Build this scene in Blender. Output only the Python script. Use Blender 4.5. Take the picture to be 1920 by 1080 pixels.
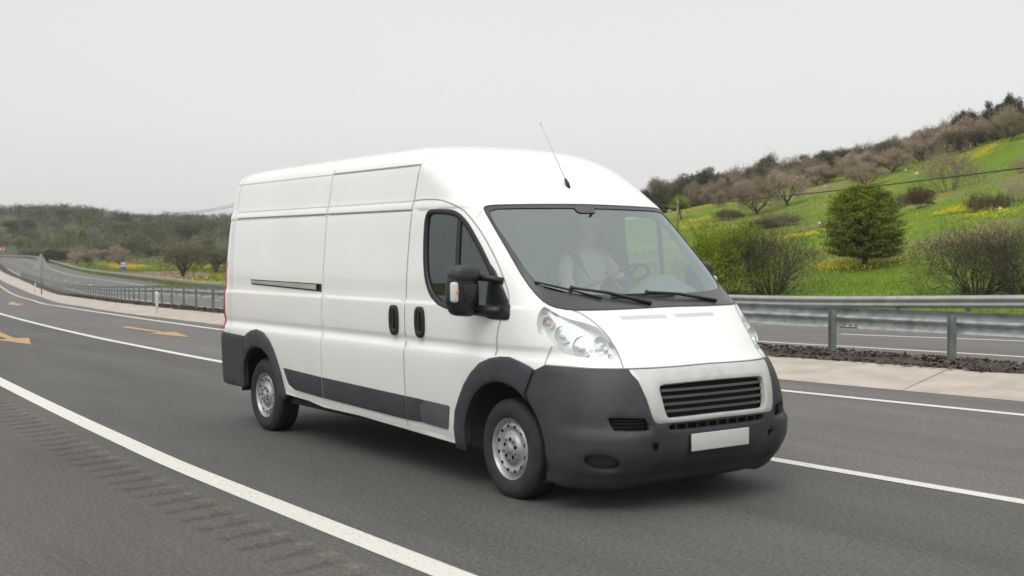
import bpy, bmesh, math, random
from math import pi, sin, cos, sqrt, atan2, radians
from mathutils import Vector, Matrix, noise as mnoise
from mathutils.geometry import delaunay_2d_cdt

for o in list(bpy.data.objects): bpy.data.objects.remove(o)
scene = bpy.context.scene

# ------------------------------------------------------------------ camera
CAM = Vector((6.944, -5.829, 1.703))
AZ, PIT, ROLL, FPX = 2.52681, -0.030827, -0.005347, 2334.88
cam_d = bpy.data.cameras.new("camera"); cam = bpy.data.objects.new("camera", cam_d)
scene.collection.objects.link(cam); scene.camera = cam
fw = Vector((cos(AZ)*cos(PIT), sin(AZ)*cos(PIT), sin(PIT)))
rt0 = Vector((sin(AZ), -cos(AZ), 0)); up0 = rt0.cross(fw)
rt = rt0*cos(ROLL) + up0*sin(ROLL); upv = -rt0*sin(ROLL) + up0*cos(ROLL)
mw = Matrix.Identity(4)
for i in range(3):
    mw[i][0] = rt[i]; mw[i][1] = upv[i]; mw[i][2] = -fw[i]; mw[i][3] = CAM[i]
cam.matrix_world = mw
cam_d.sensor_width = 36.0; cam_d.lens = FPX/1920*36.0
cam_d.clip_start = 0.1; cam_d.clip_end = 30000
cam_d.dof.use_dof = True; cam_d.dof.focus_distance = 13.0; cam_d.dof.aperture_fstop = 2.8

# ------------------------------------------------------------------ world / light
SUN_EL, SUN_AZ = radians(52), radians(-58)      # azimuth measured from +x
world = bpy.data.worlds.new("World"); scene.world = world; world.use_nodes = True
nt = world.node_tree; nt.nodes.clear()
def nn(t, **k):
    n = nt.nodes.new(t)
    for a, b in k.items(): setattr(n, a, b)
    return n
out = nn('ShaderNodeOutputWorld'); bg = nn('ShaderNodeBackground'); bg2 = nn('ShaderNodeBackground'); add = nn('ShaderNodeAddShader')
sky = nn('ShaderNodeTexSky', sky_type='NISHITA'); sky.sun_disc = False
sky.sun_elevation = SUN_EL; sky.sun_rotation = radians(90) - SUN_AZ
hs = nn('ShaderNodeHueSaturation'); hs.inputs['Saturation'].default_value = 0.12
nt.links.new(sky.outputs[0], hs.inputs['Color']); nt.links.new(hs.outputs[0], bg.inputs[0])
bg.inputs[1].default_value = 0.05
tc = nn('ShaderNodeTexCoord'); sep = nn('ShaderNodeSeparateXYZ'); ramp = nn('ShaderNodeValToRGB')
nz = nn('ShaderNodeTexNoise'); nz.inputs['Scale'].default_value = 1.6; nz.inputs['Detail'].default_value = 3
mulv = nn('ShaderNodeMath', operation='MULTIPLY_ADD')
nt.links.new(tc.outputs['Generated'], sep.inputs[0]); nt.links.new(tc.outputs['Generated'], nz.inputs['Vector'])
mulv.inputs[1].default_value = 0.16
nt.links.new(nz.outputs[0], mulv.inputs[0]); nt.links.new(sep.outputs[2], mulv.inputs[2])
nt.links.new(mulv.outputs[0], ramp.inputs[0]); nt.links.new(ramp.outputs[0], bg2.inputs[0])
e = ramp.color_ramp.elements
e[0].position = 0.0; e[0].color = (.44, .447, .438, 1)
e[1].position = 1.0; e[1].color = (1.16, 1.16, 1.14, 1)
m_ = ramp.color_ramp.elements.new(.12); m_.color = (.50, .50, .488, 1)
m_ = ramp.color_ramp.elements.new(.30); m_.color = (.56, .56, .545, 1)
bg2.inputs[1].default_value = 1.0
nt.links.new(bg.outputs[0], add.inputs[0]); nt.links.new(bg2.outputs[0], add.inputs[1]); nt.links.new(add.outputs[0], out.inputs[0])

sun_d = bpy.data.lights.new("sun", 'SUN'); sun = bpy.data.objects.new("sun", sun_d); scene.collection.objects.link(sun)
sun_d.energy = 1.25; sun_d.angle = radians(35); sun_d.color = (1.0, .97, .92)
sd = Vector((cos(SUN_EL)*cos(SUN_AZ), cos(SUN_EL)*sin(SUN_AZ), sin(SUN_EL)))
sun.rotation_euler = sd.to_track_quat('Z', 'Y').to_euler()
scene.view_settings.view_transform = 'Standard'; scene.view_settings.look = 'None'
scene.view_settings.exposure = 0.0; scene.view_settings.gamma = 1.0
scene.cycles.max_bounces = 8; scene.cycles.transparent_max_bounces = 12; scene.cycles.volume_bounces = 0
scene.cycles.use_denoising = True

# ------------------------------------------------------------------ helpers
rng = random.Random(7)
def S(t):
    t = min(max(t, 0), 1); return t*t*(3-2*t)
MATS = {}
def mat(name, col, rough=.6, metal=0.0, nscale=None, col2=None, bump=0.0, bscale=None, coat=0.0, spec=None, detail=5, thr=(.35, .65), stretch=None, bdist=.01):
    if name in MATS: return MATS[name]
    m = bpy.data.materials.new(name); m.use_nodes = True; t = m.node_tree
    b = t.nodes['Principled BSDF']; L = t.links
    b.inputs['Base Color'].default_value = (*col, 1); b.inputs['Roughness'].default_value = rough; b.inputs['Metallic'].default_value = metal
    b.inputs['Coat Weight'].default_value = coat; b.inputs['Coat Roughness'].default_value = .06
    if spec is not None: b.inputs['Specular IOR Level'].default_value = spec
    g = t.nodes.new('ShaderNodeNewGeometry'); vec = g.outputs['Position']
    if stretch:
        mp = t.nodes.new('ShaderNodeMapping'); mp.inputs['Scale'].default_value = stretch
        L.new(vec, mp.inputs[0]); vec = mp.outputs[0]
    if nscale:
        n = t.nodes.new('ShaderNodeTexNoise'); n.inputs['Scale'].default_value = nscale; n.inputs['Detail'].default_value = detail
        L.new(vec, n.inputs['Vector'])
        r = t.nodes.new('ShaderNodeValToRGB'); r.color_ramp.elements[0].position = thr[0]; r.color_ramp.elements[1].position = thr[1]
        r.color_ramp.elements[0].color = (*col, 1); r.color_ramp.elements[1].color = (*(col2 or col), 1)
        L.new(n.outputs[0], r.inputs[0]); L.new(r.outputs[0], b.inputs['Base Color'])
    if bump:
        n2 = t.nodes.new('ShaderNodeTexNoise'); n2.inputs['Scale'].default_value = bscale or 60; n2.inputs['Detail'].default_value = 4
        L.new(vec, n2.inputs['Vector'])
        bp = t.nodes.new('ShaderNodeBump'); bp.inputs['Strength'].default_value = bump; bp.inputs['Distance'].default_value = bdist
        L.new(n2.outputs[0], bp.inputs['Height']); L.new(bp.outputs[0], b.inputs['Normal'])
    MATS[name] = m; return m

WL = {}     # world location of roots
def mk(name, verts, faces, m, parent=None, smooth=True, mats=None, fm=None, auto=None):
    me = bpy.data.meshes.new(name)
    off = WL.get(parent.name, Vector((0, 0, 0))) if parent else Vector((0, 0, 0))
    me.from_pydata([(v[0]-off[0], v[1]-off[1], v[2]-off[2]) for v in verts], [], faces); me.update()
    if mats:
        for mm in mats: me.materials.append(mm)
        if fm: me.polygons.foreach_set('material_index', fm)
    elif m: me.materials.append(m)
    if smooth: me.polygons.foreach_set('use_smooth', [True]*len(me.polygons))
    if auto is not None: me.set_sharp_from_angle(angle=radians(auto))
    o = bpy.data.objects.new(name, me); scene.collection.objects.link(o)
    if parent: o.parent = parent; WL[o.name] = off
    return o
def tag(o, label=None, cat=None, group=None, kind=None):
    if label: o['label'] = label
    if cat: o['category'] = cat
    if group: o['group'] = group
    if kind: o['kind'] = kind
    return o
def empty(name, loc, label, cat, group=None):
    o = bpy.data.objects.new(name, None); scene.collection.objects.link(o); o.location = loc
    o.empty_display_size = .2; WL[o.name] = Vector(loc); return tag(o, label, cat, group)

class MB:
    def __init__(s): s.v = []; s.f = []
    def add(s, v, f):
        n = len(s.v); s.v += [tuple(p) for p in v]; s.f += [tuple(i+n for i in q) for q in f]
    def box(s, a, b, bev=0):
        x0, y0, z0 = a; x1, y1, z1 = b
        if bev <= 0:
            s.add([(x0,y0,z0),(x1,y0,z0),(x1,y1,z0),(x0,y1,z0),(x0,y0,z1),(x1,y0,z1),(x1,y1,z1),(x0,y1,z1)],
                  [(0,3,2,1),(4,5,6,7),(0,1,5,4),(1,2,6,5),(2,3,7,6),(3,0,4,7)]); return
        bm = bmesh.new(); bmesh.ops.create_cube(bm, size=1)
        for v in bm.verts: v.co = Vector(((x0+x1)/2+v.co.x*(x1-x0), (y0+y1)/2+v.co.y*(y1-y0), (z0+z1)/2+v.co.z*(z1-z0)))
        bmesh.ops.bevel(bm, geom=bm.edges[:], offset=bev, segments=3, affect='EDGES', profile=.5)
        s.bm(bm)
    def bm(s, bm, M=None):
        bm.verts.index_update(); n = len(s.v)
        s.v += [tuple(M @ v.co) if M else tuple(v.co) for v in bm.verts]
        s.f += [tuple(v.index+n for v in f.verts) for f in bm.faces]; bm.free()
    def tube(s, pts, rads, seg=8, caps=True):
        pts = [Vector(p) for p in pts]
        if not hasattr(rads, '__len__'): rads = [rads]*len(pts)
        n0 = len(s.v); prev = None
        for i, p in enumerate(pts):
            d = (pts[min(i+1, len(pts)-1)] - pts[max(i-1, 0)]).normalized()
            if prev is None:
                a = Vector((0, 0, 1)) if abs(d.z) < .9 else Vector((1, 0, 0)); x = d.cross(a).normalized()
            else: x = (prev - d*prev.dot(d)).normalized()
            y = d.cross(x); prev = x
            for k in range(seg):
                a = 2*pi*k/seg; s.v.append(tuple(p + (x*cos(a)+y*sin(a))*rads[i]))
        for i in range(len(pts)-1):
            for k in range(seg):
                a = n0+i*seg+k; b = n0+i*seg+(k+1) % seg; s.f.append((a, b, b+seg, a+seg))
        if caps:
            s.f.append(tuple(n0+k for k in reversed(range(seg)))); e_ = n0+(len(pts)-1)*seg; s.f.append(tuple(e_+k for k in range(seg)))
    def lathe(s, prof, o, ax, seg=32, ref=None):
        # prof: (radius, height along axis)
        o = Vector(o); ax = Vector(ax).normalized()
        a = Vector((0, 0, 1)) if abs(ax.z) < .9 else Vector((1, 0, 0)); x = ax.cross(a).normalized(); y = ax.cross(x); n0 = len(s.v)
        for r, h in prof:
            for k in range(seg):
                t = 2*pi*k/seg; s.v.append(tuple(o + ax*h + (x*cos(t)+y*sin(t))*r))
        for i in range(len(prof)-1):
            for k in range(seg):
                a = n0+i*seg+k; b = n0+i*seg+(k+1) % seg; s.f.append((a, b, b+seg, a+seg))
    def extr(s, poly, a, b):   # poly 2D list mapped by functions a(u,v) and b(u,v) (near/far), closed prism
        n = len(poly); A = [a(*p) for p in poly]; B = [b(*p) for p in poly]
        s.add(A+B, [tuple(range(n)), tuple(reversed(range(n, 2*n)))]+[(i, i+n, (i+1) % n+n, (i+1) % n) for i in range(n)])
    def build(s, name, m, parent=None, smooth=False, auto=None):
        if auto is not None: smooth = True
        return mk(name, s.v, s.f, m, parent, smooth, auto=auto)

def pchip(T):
    T = sorted(T)
    xs = [t[0] for t in T]; ys = [t[1] for t in T]; n = len(T)
    h = [xs[i+1]-xs[i] for i in range(n-1)]; d = [(ys[i+1]-ys[i])/h[i] for i in range(n-1)]
    m = [d[0]]+[0 if d[i-1]*d[i] <= 0 else 3*(h[i-1]+h[i])/((2*h[i]+h[i-1])/d[i-1]+(h[i]+2*h[i-1])/d[i]) for i in range(1, n-1)]+[d[-1]]
    def f(x):
        if x <= xs[0]: return ys[0]+(x-xs[0])*m[0]
        if x >= xs[-1]: return ys[-1]+(x-xs[-1])*m[-1]
        lo, hi = 0, n-1
        while hi-lo > 1:
            k = (lo+hi)//2
            if xs[k] <= x: lo = k
            else: hi = k
        i = lo; t = (x-xs[i])/h[i]; t2 = t*t; t3 = t2*t
        return (2*t3-3*t2+1)*ys[i]+(t3-2*t2+t)*h[i]*m[i]+(-2*t3+3*t2)*ys[i+1]+(t3-t2)*h[i]*m[i+1]
    return f
# ------------------------------------------------------------------ ground and roads (true geometry of the place)
def hz(x, y):
    return (-1.85*S((-x-10)/100) + 1.9*S((-x-190)/150)
            - .03*min(max(y-9, 0), 12)*(1-S((-x-20)/60))*(1-.9*S((x+18)/14)))
fC = pchip([(14,7.0),(-.3,5.64),(-3.3,5.37),(-10,5.0),(-18.9,4.85),(-23,5.15),(-29.8,5.95),(-45.2,8.45),(-79.8,15.8),(-128,25.1),(-200,39.5),(-320,62),(-450,80),(-700,94)])
fB = pchip([(14,2.3),(2.2,1.72),(-.3,1.64),(-5,1.56),(-11,1.54),(-16.7,1.72),(-20.7,2.02),(-26.1,2.6),(-35.2,3.85),(-45,5.5),(-80,12.2),(-128,21.4),(-200,35.9),(-320,58.4),(-450,76.4),(-700,90.4)])
fA = pchip([(14,-2.35),(1.5,-2.36),(-2.3,-2.33),(-4.5,-2.24),(-10.4,-1.9),(-20,-1.2),(-35,.5),(-45,2.1),(-80,8.7),(-128,17.8),(-200,32.3),(-320,54.8),(-450,72.8),(-700,87)])
fD = pchip([(14,8.1),(-1,6.62),(-4.2,6.3),(-12,5.8),(-20.7,5.65),(-26.9,6.15),(-32.9,6.9),(-48.3,9.85),(-94.4,20.1),(-152,30.9),(-230,46.5),(-320,63.3),(-450,81.3),(-700,95.4)])
fE = pchip([(14,9.7),(-1.9,8.05),(-3.6,7.85),(-5.4,7.65),(-14,7.1),(-25.3,7.25),(-34,8.4),(-60,14.2),(-82,18.9),(-150,32.6),(-212,44.7),(-320,65.1),(-450,83.1),(-700,97.2)])
fF = pchip([(14,10.2),(-3.5,8.92),(-5.4,8.8),(-14,8.1),(-22,7.7),(-26.6,7.75),(-31.3,8.4),(-37.9,9.6),(-50.3,12.4),(-65,16.0),(-88.8,21.2),(-119,27.2),(-212,46.0),(-320,66.4),(-450,84.4),(-700,98.5)])
fG = pchip([(14,13.5),(-4.3,11.8),(-9.1,11.2),(-20,10.5),(-28,10.5),(-36.4,11.7),(-60.3,17.1),(-95,24.7),(-128,30.5),(-158,35.9),(-229,49.8),(-306,63.9),(-350,72.3),(-450,86),(-700,100)])
fH = pchip([(14,17.4),(-6.3,15),(-10,14.5),(-22,14.1),(-36,15.3),(-60,20.6),(-96,28.5),(-126.7,34),(-158.6,39.3),(-229.5,53),(-306,67.0),(-350,75.7),(-450,89.7),(-700,104)])
fI = pchip([(14,20.9),(-10,17.9),(-22,17.7),(-36,18.9),(-60,24.3),(-96,32.6),(-120,37.4),(-141,41.2),(-174,46.6),(-218,55.2),(-265,64.0),(-306,71.2),(-360,80.6),(-450,93.2),(-700,108)])
fJ = pchip([(14,22.9),(-10,19.6),(-16.6,19.5),(-36,21.1),(-60,26.7),(-96,35.2),(-120.6,39.9),(-151,45.4),(-203,55.2),(-237,61.6),(-268,67.4),(-350,81.6),(-450,95.8),(-700,111)])

def stations(x0, x1, near=.5):
    xs = [x0]; x = x0
    while x > x1:
        x -= max(near, abs(x-6)*.035); xs.append(max(x, x1))
    return xs
def strip(name, f0, f1, m, dz=0.0, x0=14, x1=-700, cols=1, zf=None, near=.5):
    xs = stations(x0, x1, near); V = []; F = []
    for x in xs:
        a, b = f0(x), f1(x)
        for j in range(cols+1):
            y = a+(b-a)*j/cols; V.append((x, y, (zf(x, y, j/cols) if zf else hz(x, y)+dz)))
    w = cols+1
    for i in range(len(xs)-1):
        for j in range(cols): F.append((i*w+j, (i+1)*w+j, (i+1)*w+j+1, i*w+j+1))
    F = [tuple(reversed(f)) for f in F]
    return mk(name, V, F, m)
def line(name, f, w, m, dz, x0=14, x1=-700, near=.4, label=None):
    def off(f, d):
        def g(x):
            s_ = (f(x+.1)-f(x-.1))/.2; return f(x)+d*sqrt(1+s_*s_)
        return g
    return strip(name, off(f, -w/2), off(f, w/2), m, dz, x0, x1, near=near)

def asphalt(name, c1, c2, spk):
    m = bpy.data.materials.new(name); m.use_nodes = True; t = m.node_tree; L = t.links; b = t.nodes['Principled BSDF']
    g = t.nodes.new('ShaderNodeNewGeometry')
    def N(s, d=4, st=None, r=.6):
        n = t.nodes.new('ShaderNodeTexNoise'); n.inputs['Scale'].default_value = s; n.inputs['Detail'].default_value = d; n.inputs['Roughness'].default_value = r
        if st:
            mp = t.nodes.new('ShaderNodeMapping'); mp.inputs['Scale'].default_value = st; L.new(g.outputs['Position'], mp.inputs[0]); L.new(mp.outputs[0], n.inputs['Vector'])
        else: L.new(g.outputs['Position'], n.inputs['Vector'])
        return n
    big = N(.7, 3, (.25, 1, 1)); r1 = t.nodes.new('ShaderNodeValToRGB'); r1.color_ramp.elements[0].position = .3; r1.color_ramp.elements[1].position = .7
    r1.color_ramp.elements[0].color = (*c1, 1); r1.color_ramp.elements[1].color = (*c2, 1); L.new(big.outputs[0], r1.inputs[0])
    fine = N(34, 6, None, .82); r2 = t.nodes.new('ShaderNodeValToRGB'); r2.color_ramp.elements[0].position = .35; r2.color_ramp.elements[1].position = .68
    r2.color_ramp.elements[0].color = (.50, .50, .50, 1); r2.color_ramp.elements[1].color = (1.62, 1.60, 1.54, 1); L.new(fine.outputs[0], r2.inputs[0])
    mx = t.nodes.new('ShaderNodeMix'); mx.data_type = 'RGBA'; mx.blend_type = 'MULTIPLY'; mx.inputs[0].default_value = 1
    L.new(r1.outputs[0], mx.inputs[6]); L.new(r2.outputs[0], mx.inputs[7])
    vo = t.nodes.new('ShaderNodeTexVoronoi'); vo.inputs['Scale'].default_value = 55; L.new(g.outputs['Position'], vo.inputs['Vector'])
    r3 = t.nodes.new('ShaderNodeValToRGB'); r3.color_ramp.elements[0].position = .02; r3.color_ramp.elements[0].color = (spk, spk, spk, 1); r3.color_ramp.elements[1].position = .16; r3.color_ramp.elements[1].color = (1, 1, 1, 1)
    L.new(vo.outputs['Distance'], r3.inputs[0])
    mx2 = t.nodes.new('ShaderNodeMix'); mx2.data_type = 'RGBA'; mx2.blend_type = 'MULTIPLY'; mx2.inputs[0].default_value = 1
    L.new(mx.outputs[2], mx2.inputs[6]); L.new(r3.outputs[0], mx2.inputs[7]); 
    # tyre-worn streaks and stains along the road
    st = N(1.0, 4, (.12, 1.6, 1)); r4 = t.nodes.new('ShaderNodeValToRGB'); r4.color_ramp.elements[0].position = .36; r4.color_ramp.elements[0].color = (.90, .90, .90, 1); r4.color_ramp.elements[1].position = .6; r4.color_ramp.elements[1].color = (1.06, 1.06, 1.06, 1)
    L.new(st.outputs[0], r4.inputs[0])
    mx3 = t.nodes.new('ShaderNodeMix'); mx3.data_type = 'RGBA'; mx3.blend_type = 'MULTIPLY'; mx3.inputs[0].default_value = 1
    L.new(mx2.outputs[2], mx3.inputs[6]); L.new(r4.outputs[0], mx3.inputs[7]); L.new(mx3.outputs[2], b.inputs['Base Color'])
    b.inputs['Roughness'].default_value = .85; b.inputs['Specular IOR Level'].default_value = .35
    bp = t.nodes.new('ShaderNodeBump'); bp.inputs['Strength'].default_value = .6; bp.inputs['Distance'].default_value = .006
    L.new(fine.outputs[0], bp.inputs['Height']); L.new(bp.outputs[0], b.inputs['Normal'])
    return m
m_road = asphalt('asphalt', (.080, .079, .078), (.106, .103, .101), 1.7)
m_road2 = asphalt('asphalt_far', (.118, .113, .112), (.146, .139, .137), 1.4)
m_shoulder = asphalt('asphalt_shoulder', (.083, .077, .070), (.114, .105, .095), 1.7)
m_line = mat('road_paint_white', (.66, .645, .59), .6, nscale=32, col2=(.30, .29, .27), bump=.4, bscale=90, detail=9, thr=(.56, .76))
m_yel = mat('road_paint_orange', (.54, .32, .09), .6, nscale=20, col2=(.26, .19, .10), bump=.3, bscale=90, detail=8)
m_conc = mat('kerb_concrete', (.37, .322, .275), .85, nscale=2.2, col2=(.47, .415, .36), bump=.5, bscale=14, detail=8, bdist=.02)
m_debris = mat('dark_debris', (.035, .024, .022), .95, nscale=18, col2=(.085, .065, .058), bump=1, bscale=25, detail=8, bdist=.05)

SEDGE = lambda x: fA(x)-.26
SE2 = lambda x: fA(x)-.74
far_s = lambda x: fA(x)-2.9
K = 'structure'
tag(strip('road', SEDGE, fB, m_road, 0.0, cols=3), kind=K, label='grey asphalt lanes of the near carriageway')
tag(strip('road', fB, fD, m_road2, 0.0, cols=3), kind=K, label='paler asphalt lane beside the sloping concrete kerb')
tag(strip('road', lambda x: fF(x)+.24, lambda x: fJ(x)+.4, m_road2, 0.0, cols=4), kind=K, label='asphalt lanes of the far carriageway')
# hard shoulder with the milled rumble grooves
tag(strip('shoulder', lambda x: fA(x)-30, SE2, m_shoulder, 0.0, cols=24, x0=14, x1=-60), kind=K, label='brownish hard shoulder asphalt')
m_groove = asphalt('asphalt_groove', (.062,.057,.051), (.090,.082,.074), 1.4); m_lip = asphalt('asphalt_lip', (.110,.100,.088), (.145,.131,.115), 1.6)  # groove shade and lip highlight put into the colour, with dirt and rubbed edges
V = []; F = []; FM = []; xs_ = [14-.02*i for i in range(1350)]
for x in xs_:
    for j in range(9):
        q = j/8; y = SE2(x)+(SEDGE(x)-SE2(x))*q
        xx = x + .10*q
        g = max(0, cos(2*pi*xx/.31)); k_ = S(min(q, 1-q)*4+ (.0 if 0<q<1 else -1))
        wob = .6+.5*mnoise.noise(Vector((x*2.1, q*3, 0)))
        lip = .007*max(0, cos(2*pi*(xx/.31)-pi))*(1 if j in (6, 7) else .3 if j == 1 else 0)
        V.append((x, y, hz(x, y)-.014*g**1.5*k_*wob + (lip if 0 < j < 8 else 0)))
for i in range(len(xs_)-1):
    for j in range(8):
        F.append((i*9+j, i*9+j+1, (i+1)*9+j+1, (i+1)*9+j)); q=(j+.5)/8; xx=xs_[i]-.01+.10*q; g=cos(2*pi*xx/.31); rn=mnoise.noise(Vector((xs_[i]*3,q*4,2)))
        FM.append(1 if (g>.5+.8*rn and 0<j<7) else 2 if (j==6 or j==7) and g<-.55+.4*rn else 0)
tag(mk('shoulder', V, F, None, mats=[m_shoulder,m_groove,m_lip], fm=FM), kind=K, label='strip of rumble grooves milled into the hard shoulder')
tag(strip('shoulder', SE2, SEDGE, m_shoulder, 0.0, x0=xs_[-1], x1=-60), kind=K)

for nm, f, w, x1_ in (('edge_line', fA, .19, -700), ('edge_line', fB, .14, -700), ('edge_line', fC, .14, -700), ('edge_line', fG, .14, -700), ('edge_line', fI, .16, -700)):
    tag(line(nm, f, w, m_line, .004, x1=x1_), kind=K)
V = []; F = []
def dash(xa, xb, f=fH, w=.14):
    n0 = len(V); k_ = max(6, int(abs(xb-xa)/.5))
    for i in range(k_+1):
        x = xa+(xb-xa)*i/k_; y = f(x); V.append((x, y-w/2, hz(x, y)+.004)); V.append((x, y+w/2, hz(x, y)+.004))
    for i in range(k_): F.append((n0+2*i, n0+2*i+1, n0+2*i+3, n0+2*i+2))
x = -114.5
while x > -600: dash(x, x-3.4 if x > -220 else x-4); x -= 12
dash(14, -10.1); dash(-26.5, -29.5); dash(-31.5, -36)
x = -44
while x > -110: dash(x, x-3); x -= 12
tag(mk('lane_dashes', V, [tuple(reversed(f)) for f in F], m_line, smooth=False), kind=K)

# orange painted arrows (flat marks on the asphalt), shapes in road coordinates (s along travel, t across)
def arrow(o, d, poly):
    d = Vector((*d, 0)).normalized(); n = Vector((-d.y, d.x, 0)); V = []
    for s_, t_ in poly:
        p = Vector((o[0], o[1], 0))+d*s_+n*t_; V.append((p.x, p.y, hz(p.x, p.y)+.006))
    bm = bmesh.new(); vs = [bm.verts.new(v) for v in V]; f_ = bm.faces.new(vs); bmesh.ops.triangulate(bm, faces=[f_])
    q = MB(); q.bm(bm); o_ = q.build('road_arrow', m_yel); 
    if o_.data.polygons[0].normal.z < 0: o_.data.flip_normals()
    return tag(o_, kind=K)
AR = [(-5.0,-.10),(-5.0,.10),(-1.9,.09),(-2.6,.55),(0,0),(-2.6,-.55),(-1.9,-.09)]
ARF = [(0,0),(-3.0,-.62),(-2.35,-.16),(-6.6,-.13),(-9.2,-.45),(-9.2,.02),(-6.6,.12),(-2.3,.12),(-3.0,.42)]
WAR = [(-22.36,3.54),(-22.6,3.80),(-20.94,3.66),(-19.33,3.52),(-19.27,3.74),(-17.18,3.30),(-17.83,3.22),(-19.14,3.12),(-19.32,3.37),(-20.67,3.44)]
def poly_mark(P):
    V = [(x, y, hz(x, y)+.006) for x, y in P]
    bm = bmesh.new(); vs = [bm.verts.new(v) for v in V]; f_ = bm.faces.new(vs); bmesh.ops.triangulate(bm, faces=[f_])
    q = MB(); q.bm(bm); o_ = q.build('road_arrow', m_yel)
    if o_.data.polygons[0].normal.z < 0: o_.data.flip_normals()
    return tag(o_, kind=K)

# sloping concrete kerb, debris strip, median
def kz(x, y, q): return hz(x, y)+.004+.146*q
tag(strip('kerb', fD, fE, m_conc, cols=4, zf=kz, near=.3), kind=K, label='sloping pale concrete kerb of the median')
def dz_(x, y, q):
    n = mnoise.noise(Vector((x*1.7, y*2.5, 3)))*.03 + mnoise.noise(Vector((x*7, y*9, 8)))*.02
    return hz(x, y)+.146+(.02+n if 0 < q < 1 else -.02) - (.17*S((q-.72)/.28))
tag(strip('median', lambda x: fE(x)-.10+.09*mnoise.noise(Vector((x*1.9, 0, 0)))+.07*mnoise.noise(Vector((x*7, 4, 0))), lambda x: fF(x)+.42, m_debris, cols=14, zf=dz_, near=.12, x1=-700), kind=K, label='dark leaf litter and soil strip under the guard rail')
# joints across the kerb
q = MB(); x = 12.05; rj = random.Random(3)
while x > -70:
    a = Vector((x, fD(x)+.01, hz(x, fD(x))+.0075)); xb = x-.35; b = Vector((xb, fE(xb)-.12, hz(xb, fE(xb))+.146)); w = .007+.004*rj.random()
    q.add([a+Vector((-w, 0, 0)), a+Vector((w, 0, 0)), b+Vector((w, 0, 0)), b+Vector((-w, 0, 0))], [(0, 1, 2, 3)])
    x -= 2.9 if x > -9 else (1.3+.5*rj.random())
tag(q.build('kerb_joints', mat('joint_dirt', (.30, .25, .215), .95)), kind=K)

# terrain
Ahill = pchip([(60,34),(0,32),(-30,27.5),(-60,20.5),(-75,18.2),(-85,17.2),(-95,16.2),(-104,15.2),(-115,14.1),(-127,13.2),(-140,12.2),(-153,10.6),(-175,7.5),(-220,2),(-260,.0),(-2000,0)])
def terr(x, y):
    t = y-fJ(x); z = hz(x, min(y, fJ(x)+2))
    if t <= 0.5: return z-.035
    hill = Ahill(x)*(min(t/105, 1)**2.0 if t < 105 else 1-.35*S((t-105)/200))
    r = sqrt((x-7)**2+(y+5.8)**2)
    ra = (y+5.8)/max(7-x, 1); L = .044*max(0, min(r, 900)-262)*(1-.20*S((ra-.285)/.05))*S(t/38)*S((-x-170)/130)
    a = S(t/10)
    n = (mnoise.noise(Vector((x*.03, y*.03, 1)))*1.6*S(t/60)+mnoise.noise(Vector((x*.12, y*.12, 5)))*.35*S(t/30)+mnoise.noise(Vector((x*.7, y*.7, 9)))*.06)*a
    base = z+.05*a+.75*S((t-3)/60)*S((-x-60)/60)
    return base+max(hill, L)+.3*min(hill, L)*0 + n
xs = [60, 45, 34, 26, 20, 16]; x = 14
while x > -60: xs.append(x); x -= 1.0
while x > -200: xs.append(x); x -= 2.2
while x > -420: xs.append(x); x -= 5
while x > -1500: xs.append(x); x -= 14
ts = [-900, -300, -120, -60, -42]; t = -34
while t < 0: ts.append(t); t += 2.0
t = 0.5
while t < 40: ts.append(t); t += .9
while t < 190: ts.append(t); t += 2.5
while t < 400: ts.append(t); t += 8
while t < 1300: ts.append(t); t += 25
V = []; F = []
for x in xs:
    for t in ts:
        y = fJ(x)+t; V.append((x, y, terr(x, y) if t > -35 else hz(x, y)-.05))
w = len(ts)
for i in range(len(xs)-1):
    for j in range(w-1): F.append((i*w+j, i*w+j+1, (i+1)*w+j+1, (i+1)*w+j))
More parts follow.
